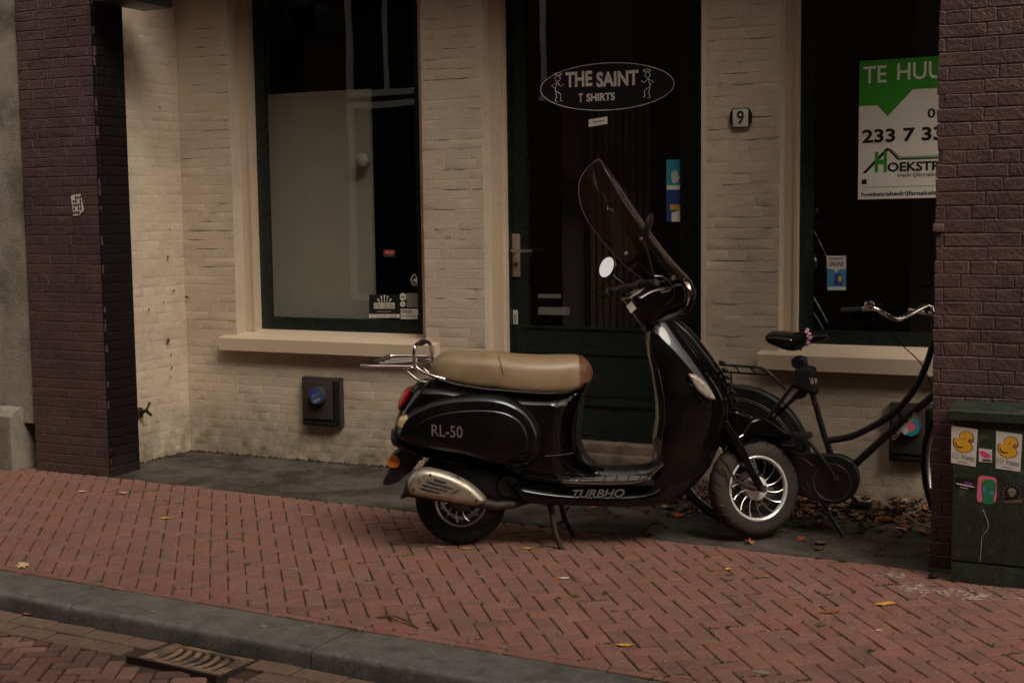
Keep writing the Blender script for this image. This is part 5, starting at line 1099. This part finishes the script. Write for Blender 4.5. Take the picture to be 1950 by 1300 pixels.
MB().obox((c.x + .006, .9065, c.z - .030), (.026, 0, .013), (0, .0004, 0), (-.001, 0, .002)).build('print', 'white_paper', o, 0); MB().obox((c.x + .002, .9065, c.z - .020), (.024, 0, .012), (0, .0004, 0), (-.001, 0, .0015)).build('print', 'gold', o, 0)
o, c = wallbox(1693, 770, 1786, 876, 1733, 812, .062, 'teal', 'dark square service box with a colourful cap behind the bicycle frame', False)
decal(.9070, [(1722, 806), (1730, 800), (1741, 804), (1745, 813), (1736, 822), (1726, 818)], 'pink', o, 'print', sm=2); decal(.9062, [(1716, 815), (1726, 812), (1730, 822), (1722, 827)], 'white_paper', o, 'print', sm=2); decal(.9062, [(1736, 797), (1747, 802), (1750, 810), (1742, 808)], 'sky_blue', o, 'print', sm=2)
# paste up on the purple column
s5 = decal(.0605, [(135, 373), (153, 369), (157, 386), (160, 400), (151, 410), (140, 411), (138, 395)], 'white_paper', None, 'torn_sticker', t=.001, lab='torn white sticker with black scribbled letters on the purple brick column', cat='sticker')
for k in range(5):
    for j in range(4):
        if (k * 3 + j) % 5: card(.0592, 138 + j * 4.4 + k * .5, 374 + k * 7.2 - j * .4, 141.4 + j * 4.2 + k * .5, 379 + k * 7.2, 'ink_black', 'print', par=s5)
# garden tap on the return wall
tp = empty('water_tap', at(265, 785, x=-6.07), 'old dark outdoor water tap on the cream return wall beside the column', 'tap'); tw = tp.location.copy()
def tq(px, py, x): return at(px, py, x=x) - tw
MB().lathe([(0, .0), (.035, .0), (.035, .008), (.02, .016), (0, .018)], (.002, 0, 0), (1, 0, 0), 20).build('rose', 'iron', tp)
MB().tube([Vector((.0, 0, 0)), tq(272, 784, -6.03), tq(280, 780, -5.99)], .011, 10).build('pipe', 'iron', tp); MB().tube([tq(279, 782, -5.99), tq(283, 786, -5.985), tq(288, 790, -5.985)], [.012, .010, .009], 10).build('spout', 'iron', tp)
MB().tube([tq(279, 780, -5.99), tq(283, 772, -5.99), tq(285, 766, -5.99)], [.008, .007, .010], 8).build('handle', 'iron', tp)

# cables and rods
tb([Bq(1668, 592, -.20), Bq(1700, 640, -.14), Bq(1752, 690, -.03), Bq(1776, 740, -.02)], .0028, 'brake_cable', 'black_rubber', sm=5)
tb([Bq(1548, 752, -.02), Bq(1556, 800, -.022), Bq(1572, 850, -.024), Bq(1560, 868, -.03), Bq(1440, 866, -.03)], .0022, 'lamp_cable', 'black_rubber', sm=4)
# ================================================================== LEAVES, TWIGS, MOSS, MARKS
def leafmesh(sz, kind, curl):
    """one curled, lobed leaf lying around the origin"""
    if kind == 0: rad = [1, .55, .9, .5, .8, .42, .55, .3, .12, .3, .55, .42, .8, .5, .9, .55]
    elif kind == 1: rad = [1, .62, .42, .34, .30, .34, .42, .62, 1, .6, .42, .34, .3, .34, .42, .6]
    else: rad = [1, .8, .7, .62, .6, .55, .5, .45, .5, .45, .5, .55, .6, .62, .7, .8]
    n = len(rad); vs = [(0, 0, .004)]; 
    for ring in (.5, 1.0):
        for i, r in enumerate(rad):
            a = 2 * math.pi * i / n; rr = (r if ring == 1 else .5 * (r * .5 + .5 * .6)) * sz * random.uniform(.88, 1.12); x, y = rr * math.cos(a), rr * math.sin(a)
            vs.append((x, y, curl * sz * (abs(y) / sz) ** 1.5 * 1.3 + curl * .6 * x * x / sz + random.uniform(0, .10) * sz * (ring == 1)))
    fs = [(0, 1 + i, 1 + (i + 1) % n) for i in range(n)] + [(1 + i, 1 + n + i, 1 + n + (i + 1) % n, 1 + (i + 1) % n) for i in range(n)]
    return vs, fs
def rotm(): return Matrix.Rotation(random.uniform(0, 6.28), 4, 'Z') @ Matrix.Rotation(random.uniform(-.35, .35), 4, 'X') @ Matrix.Rotation(random.uniform(-.3, .3), 4, 'Y')
# px, py, half length, material, kind, curl, label
LV = [(153, 937, .035, 'leaf_pale', 2, .5, 'pale peach leaf on the paving at the far left, in front of the purple column'),
 (213, 936, .032, 'leaf_pale', 0, .5, 'left leaf of the pale pair in front of the recess'), (233, 940, .036, 'leaf_pale', 0, .3, 'right leaf of the pale pair in front of the recess'),
 (61, 922, .024, 'leaf_pale', 1, .4, 'faint curled leaf on the paving beside the stone plinth'),
 (318, 987, .045, 'leaf_yellow', 1, .2, 'long yellow leaf lying across the paving left of the rear wheel'), (347, 974, .022, 'leaf_yellow', 1, .6, 'small curled yellow leaf just behind the long yellow one'),
 (462, 990, .020, 'leaf_orange', 2, .6, 'small orange leaf on the paving left of the scooter'), (331, 925, .022, 'leaf_orange', 2, .6, 'small orange leaf at the edge of the concrete strip'),
 (498, 917, .026, 'leaf_orange', 2, .4, 'orange leaf alone on the concrete strip under the left window'), (322, 862, .075, 'leaf_orange', 0, .6, 'big rust orange leaf in the corner of the recess'),
 (303, 870, .055, 'leaf_pale', 0, .8, 'pale crumpled leaf beside the rust leaf in the recess corner'), (588, 982, .020, 'leaf_pale', 2, .5, 'tiny pale leaf left of the rear wheel'),
 (683, 1021, .020, 'leaf_orange', 1, .5, 'small red orange leaf left of the rear wheel on the bricks'), (840, 1043, .030, 'leaf_pale', 1, .7, 'tan curled leaf in front of the rear wheel'),
 (888, 1046, .036, 'leaf_yellow', 1, .6, 'curled ochre leaf in front of the rear wheel'), (1005, 1045, .036, 'leaf_yellow', 1, .5, 'ochre leaf between the rear wheel and the centre stand'),
 (1385, 1085, .022, 'leaf_yellow', 2, .8, 'small bright yellow leaf on the bricks below the front wheel'), (1386, 1096, .022, 'leaf_olive', 2, .5, 'small tan leaf just in front of the bright yellow one'),
 (1457, 1098, .016, 'leaf_yellow', 2, .5, 'tiny round yellow leaf right of the front wheel'), (1582, 1166, .050, 'leaf_orange', 1, .25, 'pale orange pointed leaf on the paving in front of the bicycle'),
 (1686, 1151, .055, 'leaf_yellow', 1, .25, 'bright golden leaf on the paving in front of the pillar'), (1191, 1230, .042, 'leaf_yellow', 1, .7, 'curled pale yellow leaf near the kerb'),
 (1673, 1201, .018, 'leaf_pale', 2, .3, 'tiny pink leaf on the paving at the right'), (1429, 1036, .040, 'leaf_orange', 0, .9, 'red orange crumpled leaf under the front wheel'),
 (1530, 1028, .038, 'leaf_orange', 0, .5, 'orange leaf on the concrete between front wheel and kickstand'), (1558, 1036, .055, 'leaf_olive', 0, .5, 'olive leaf beside the orange one near the kickstand'),
 (1560, 1048, .045, 'leaf_brown', 0, .8, 'crumpled brown leaf in front of the bicycle kickstand'), (1638, 990, .075, 'leaf_olive', 0, .5, 'large pale olive leaf on the heap right of the kickstand'),
 (1725, 998, .042, 'leaf_orange', 0, .6, 'orange leaf by the pillar foot'), (1342, 1010, .030, 'leaf_orange', 1, .6, 'orange leaf touching the bicycle rear tyre'),
 (1230, 1018, .070, 'leaf_brown', 0, 1.1, 'big curled brown leaf on the concrete under the scooter floor'), (1195, 1026, .045, 'leaf_brown', 0, 1.0, 'curled brown leaf at the edge of the concrete under the scooter'),
 (1766, 1048, .022, 'leaf_orange', 2, .4, 'small orange leaf at the left foot of the pillar'), (53, 1170, .026, 'leaf_orange', 1, .7, 'small rusty leaf in the gutter against the kerb'),
 (1290, 984, .05, 'leaf_orange', 0, .6, 'orange leaf on the heap behind the scooter floor'), (40, 1078, .05, 'leaf_pale', 0, .12, 'flat pale scrap of leaf at the far left beside the kerb')]
for px, py, s_, m, k, cu, lab in LV:
    z = -KH if (px == 53) else 0; p = at(px, py, z=z); b = MB(); vs, fs = leafmesh(s_, k, cu * .5); T = rotm() if k == 0 else Matrix.Rotation(random.uniform(-.5, .5) + (.44), 4, 'Z')
    zz = min((T @ Vector(v)).z for v in vs); b.add([T @ Vector(v) for v in vs], fs); o = b.build('leaf', m, None, 60); o.location = (p.x, p.y, z - zz + .002); tag(o, lab, 'leaf', 'fallen leaves')
# leaf litter heaped against the wall
mats_ = ['leaf_brown', 'leaf_olive', 'leaf_orange', 'leaf_pale']; lit = [MB() for _ in mats_]
for k in range(820):
    u = random.random(); x = random.choice([random.gauss(-2.35, .45), random.gauss(-1.35, .35), random.uniform(-3.0, -.9)])
    if not -3.3 < x < -.55: continue
    y = 1.0 - abs(random.gauss(0, .26)) - (.0 if x > -2.8 else 0)
    if y < ys(x) + .12: continue
    hgt = .075 * max(0, 1 - (1.0 - y) / .30) * random.random(); w = random.choices(range(4), [6, 5, 1, 1])[0]
    vs, fs = leafmesh(random.uniform(.018, .050), random.choice([0, 0, 1, 2]), random.uniform(.2, .8)); T = Matrix.Translation((x, y - .02, .006 + hgt)) @ rotm(); lit[w].add([T @ Vector(v) for v in vs], fs)
for k in range(170):     # thinner scatter along the rest of the wall foot and recess corner
    x = random.uniform(-6.05, -3.2); y = .99 - abs(random.gauss(0, .025)) if k < 140 else random.uniform(.3, .95)
    vs, fs = leafmesh(random.uniform(.006, .016), random.choice([0, 1, 2]), .4); T = Matrix.Translation((x, y, .006)) @ rotm(); lit[random.choice([0, 0, 1, 2])].add([T @ Vector(v) for v in vs], fs)
for m, b in zip(mats_, lit): tag(b.build('leaf_litter', m, None, 60), 'brown and orange leaf litter heaped along the wall foot behind the bicycle', 'leaf litter', 'leaf litter along the wall', 'stuff')
# soil line at the wall foot
b = MB()
for x in np.arange(-6.07, -.4, .022):
    h = random.uniform(.006, .022) * (1.6 if x > -3 else 1); y = 1.0; w = random.uniform(.012, .035)
    b.add([(x - .016, y, -.002), (x + .016, y, -.002), (x, y - w, -.002), (x + random.uniform(-.01, .01), y - .002, h)], [(0, 1, 3), (0, 3, 2), (1, 2, 3)])
for y in np.arange(.36, 1.0, .022):
    b.add([(-6.075, y - .016, -.002), (-6.075, y + .016, -.002), (-6.075 + random.uniform(.01, .03), y, -.002), (-6.073, y, random.uniform(.006, .02))], [(0, 1, 3), (0, 3, 2), (1, 2, 3)])
tag(b.build('wall_foot_dirt', 'soil', None, 60), 'dark dirt gathered along the foot of the cream wall', 'dirt', kind='stuff')
# moss tufts in the joints
b = MB()
def tuft(x, y, z, n, s):
    for _ in range(n):
        a = random.uniform(0, 6.28); r = abs(random.gauss(0, s)); h = random.uniform(.002, .009); ww = random.uniform(.0015, .004); cx_, cy_ = x + r * math.cos(a), y + r * math.sin(a) ; d = random.uniform(0, 3.14)
        b.add([(cx_ - ww * math.cos(d), cy_ - ww * math.sin(d), z - .004), (cx_ + ww * math.cos(d), cy_ + ww * math.sin(d), z - .004), (cx_ + random.uniform(-.004, .004), cy_ + random.uniform(-.004, .004), z + h)], [(0, 1, 2)])
for c in cand:
    if random.random() < .24:
        X, Y, a = c[1], c[2], c[3]; sd2 = random.choice([-1, 1]); dens = .3 + .7 * (0.5 + .5 * math.sin(X * 3.1 + 1.3 * math.sin(Y * 4)))
        for q in range(int(14 * dens)):
            t = random.uniform(-.075, .075); px_, py_ = X + t * math.cos(a) - sd2 * .0395 * math.sin(a), Y + t * math.sin(a) + sd2 * .0395 * math.cos(a)
            if yk(px_) + .02 < py_ < ys(px_) - .02: tuft(px_, py_, 0, 6, .003)
for px, py in ((470, 1075), (500, 1120), (740, 1170), (360, 1060), (440, 1050), (1150, 1130), (1290, 1090), (1600, 1210), (1900, 1230), (40, 893), (1560, 1190), (1660, 1240), (1095, 1135), (900, 1220)):
    p = at(px, py, z=0); 
    for _ in range(8): tuft(p.x + random.gauss(0, .012), p.y + random.gauss(0, .012), 0, 10, .006)
for i in range(120):
    q = K0 + kd * random.uniform(-4, 3.5) + kn * .004; tuft(q.x, q.y, 0, 5, .004)
tag(b.build('joint_moss', 'moss', None, 0), 'green moss growing in the joints of the brick pavement', 'moss', kind='stuff')
# grit and small litter
b = MB()
for k in range(600):
    x = random.uniform(-6.5, .3); y = random.uniform(yk(x) - .25, .6); s_ = random.uniform(.0008, .0024)
    if y > ys(x) - .02 and random.random() < .5: continue
    b.obox((x, y, .002 + s_ * .4), (s_, s_ * .3, 0), (-s_ * .3, s_ * random.uniform(.5, 1), 0), (0, 0, s_ * .5))
tag(b.build('grit', 'leaf_pale', None, 0), 'scattered pale grit and crumbs on the pavement', 'grit', kind='stuff')
# twigs
def twig(pts, r, lab, z=0): 
    P = [at(x, y, z=z) for x, y in pts]; o = MB().tube([Vector((p.x, p.y, z + .006 + (.01 if 0 < i < len(P) - 1 else 0))) for i, p in enumerate(P)], r, 6).build('twig', 'twig'); tag(o, lab, 'twig', 'twigs on the pavement'); return o
t1 = twig([(718, 1177), (752, 1180), (775, 1188), (796, 1198)], .0038, 'forked twig lying on the bricks near the kerb'); MB().tube([tuple(at(736, 1168, z=.008)), tuple(at(750, 1178, z=.014)), tuple(at(757, 1181, z=.010))], .0032, 6).build('side_branch', 'twig', t1)
twig([(812, 1187), (822, 1191), (836, 1199)], .003, 'short twig beside the forked twig near the kerb'); twig([(1085, 1102), (1096, 1105), (1107, 1109)], .002, 'thin dark twig behind the cigarette end')
twig([(1640, 968), (1690, 985), (1740, 1002), (1790, 1010)], .0045, 'long brown twig across the leaf heap towards the pillar'); twig([(1665, 1058), (1684, 1040), (1700, 1028)], .003, 'thin forked twig on the concrete in front of the leaf heap'); twig([(1665, 1028), (1682, 1046), (1681, 1060)], .0025, 'second thin twig crossing the forked one on the concrete')
twig([(1700, 968), (1740, 962), (1780, 962)], .004, 'straight twig leaning along the wall beside the pillar'); twig([(860, 957), (868, 962), (876, 967)], .002, 'short pale stalk behind the rear wheel')
cg = MB().tube([tuple(at(1064, 1100, z=.006)), tuple(at(1083, 1100, z=.006))], .0045, 8).build('cigarette_end', 'white_paper'); tag(cg, 'white cigarette end with orange tip on the bricks in front of the scooter', 'cigarette end'); MB().tube([tuple(at(1062, 1100, z=.006)), tuple(at(1068, 1100, z=.006))], .0048, 8).build('tip', 'orange_lens', cg)
b = MB(); b.lathe([(0, 0), (.018, .002), (.022, .010), (.014, .022), (0, .024)], at(1777, 1100, z=0), (0, 0, 1), 12); tag(b.build('black_lump', 'black_rubber'), 'small black lump on the paving at the foot of the pillar', 'lump')
# paint splashes and gum spots (thin films on the bricks)
def blob(px, py, rx, ry, z=.0035, n=14, rot=0.):
    c = at(px, py, z=z); return [(c.x + (rx * math.cos(t) * math.cos(rot) - ry * math.sin(t) * math.sin(rot)) * random.uniform(.55, 1.15), c.y + (rx * math.cos(t) * math.sin(rot) + ry * math.sin(t) * math.cos(rot)) * random.uniform(.55, 1.15)) for t in np.linspace(0, 2 * math.pi, n, endpoint=False)], z
b = MB()
for px, py, rx, ry, ro in ((1735, 1117, .055, .005, .35), (1742, 1121, .045, .006, .1), (1775, 1124, .05, .005, -.1), (1795, 1128, .035, .008, .5), (1850, 1139, .06, .006, .15), (1866, 1134, .045, .007, .6), (1700, 1091, .05, .004, .1), (1738, 1118, .03, .014, .3), (1752, 1113, .018, .012, .2), (1790, 1125, .035, .014, .1), (1800, 1129, .02, .014, -.4), (1850, 1137, .035, .010, .3), (1868, 1131, .022, .012, .5), (1700, 1095, .022, .010, 0), (1690, 1092, .014, .008, .4), (1712, 1098, .02, .007, .2), (1945, 1139, .02, .012, 0), (1820, 1122, .02, .006, .2), (1730, 1124, .03, .006, -.3)):
    P, z = blob(px, py, rx, ry, rot=ro); b.prism(P, z - .004, z, lambda a, c, h: (a, c, h))
for _ in range(90):
    px, py = random.choice(((1738, 1118), (1790, 1127), (1855, 1135), (1700, 1094), (1820, 1124))); P, z = blob(px + random.gauss(0, 22), py + random.gauss(0, 4), random.uniform(.003, .012), random.uniform(.002, .006), rot=random.uniform(0, 1), n=7); b.prism(P, z - .004, z, lambda a, c, h: (a, c, h))
o = b.build('paint_splash', 'splash_white', None, 0); tag(o, 'white paint splashes on the bricks in front of the green cabinet', 'paint splashes', kind='stuff')
b = MB()
for px, py, rx in ((915, 1097, .022), (724, 1082, .02), (957, 1230, .016), (1450, 1278, .03), (560, 1082, .02), (810, 1195, .018), (705, 1110, .012), (975, 1110, .012), (1620, 1195, .016), (290, 1163, .016), (500, 1191, .02), (585, 1191, .015), (60, 1105, .01)):
    P, z = blob(px, py, rx, rx * .6); b.prism(P, z - .004, z, lambda a, c, h: (a, c, h))
tag(b.build('gum_spot', 'ink_dim', None, 0), 'flat grey chewing gum spots trodden into the pavement', 'gum', kind='stuff')
# dead leaves and cobweb dirt stuck in the corner of the recess
b = MB()
for px, py, s_, xx in ((357, 566, .022, 1), (318, 490, .018, 0), (330, 554, .016, 0), (318, 650, .026, 0), (347, 640, .02, 1), (325, 675, .012, 0), (322, 437, .010, 0), (283, 590, .016, 0), (326, 700, .014, 0), (325, 718, .012, 0), (304, 204, .010, 0), (311, 575, .008, 0), (340, 590, .010, 1)):
    p = at(px, py, y=.985) if xx else at(px, py, x=-6.065); vs, fs = leafmesh(s_, random.choice([0, 1, 2]), .5)
    T = Matrix.Translation(p) @ (Matrix.Rotation(math.pi / 2, 4, 'X') if xx else Matrix.Rotation(math.pi / 2, 4, 'Y')) @ Matrix.Rotation(random.uniform(0, 6), 4, 'Z'); b.add([T @ Vector(v) for v in vs], fs)
tag(b.build('stuck_leaves', 'leaf_brown', None, 60), 'dead leaf scraps caught in cobwebs in the corner of the recess', 'leaf scraps', kind='stuff')
# hairline cracks in the bed joints of the painted piers
b = MB(); rr = random.Random(3)
for x0, x1, n in ((-6.05, -5.66, 26), (-4.19, -3.79, 34), (-2.38, -1.975, 44)):
    for _ in range(n):
        z = round(rr.uniform(.9, 2.9) / .0605) * .0605; a = rr.uniform(x0, x1 - .05); L = rr.uniform(.03, .16); P = []
        k = 5
        for i in range(k): P.append((min(a + L * i / (k - 1), x1), .9984, z + rr.uniform(-.0014, .0014)))
        b.tube(P, [.0003, .0010, .0012, .0009, .0003], 4)
tag(b.build('joint_cracks', 'soil', shop, 60), kind='stuff').location = SO
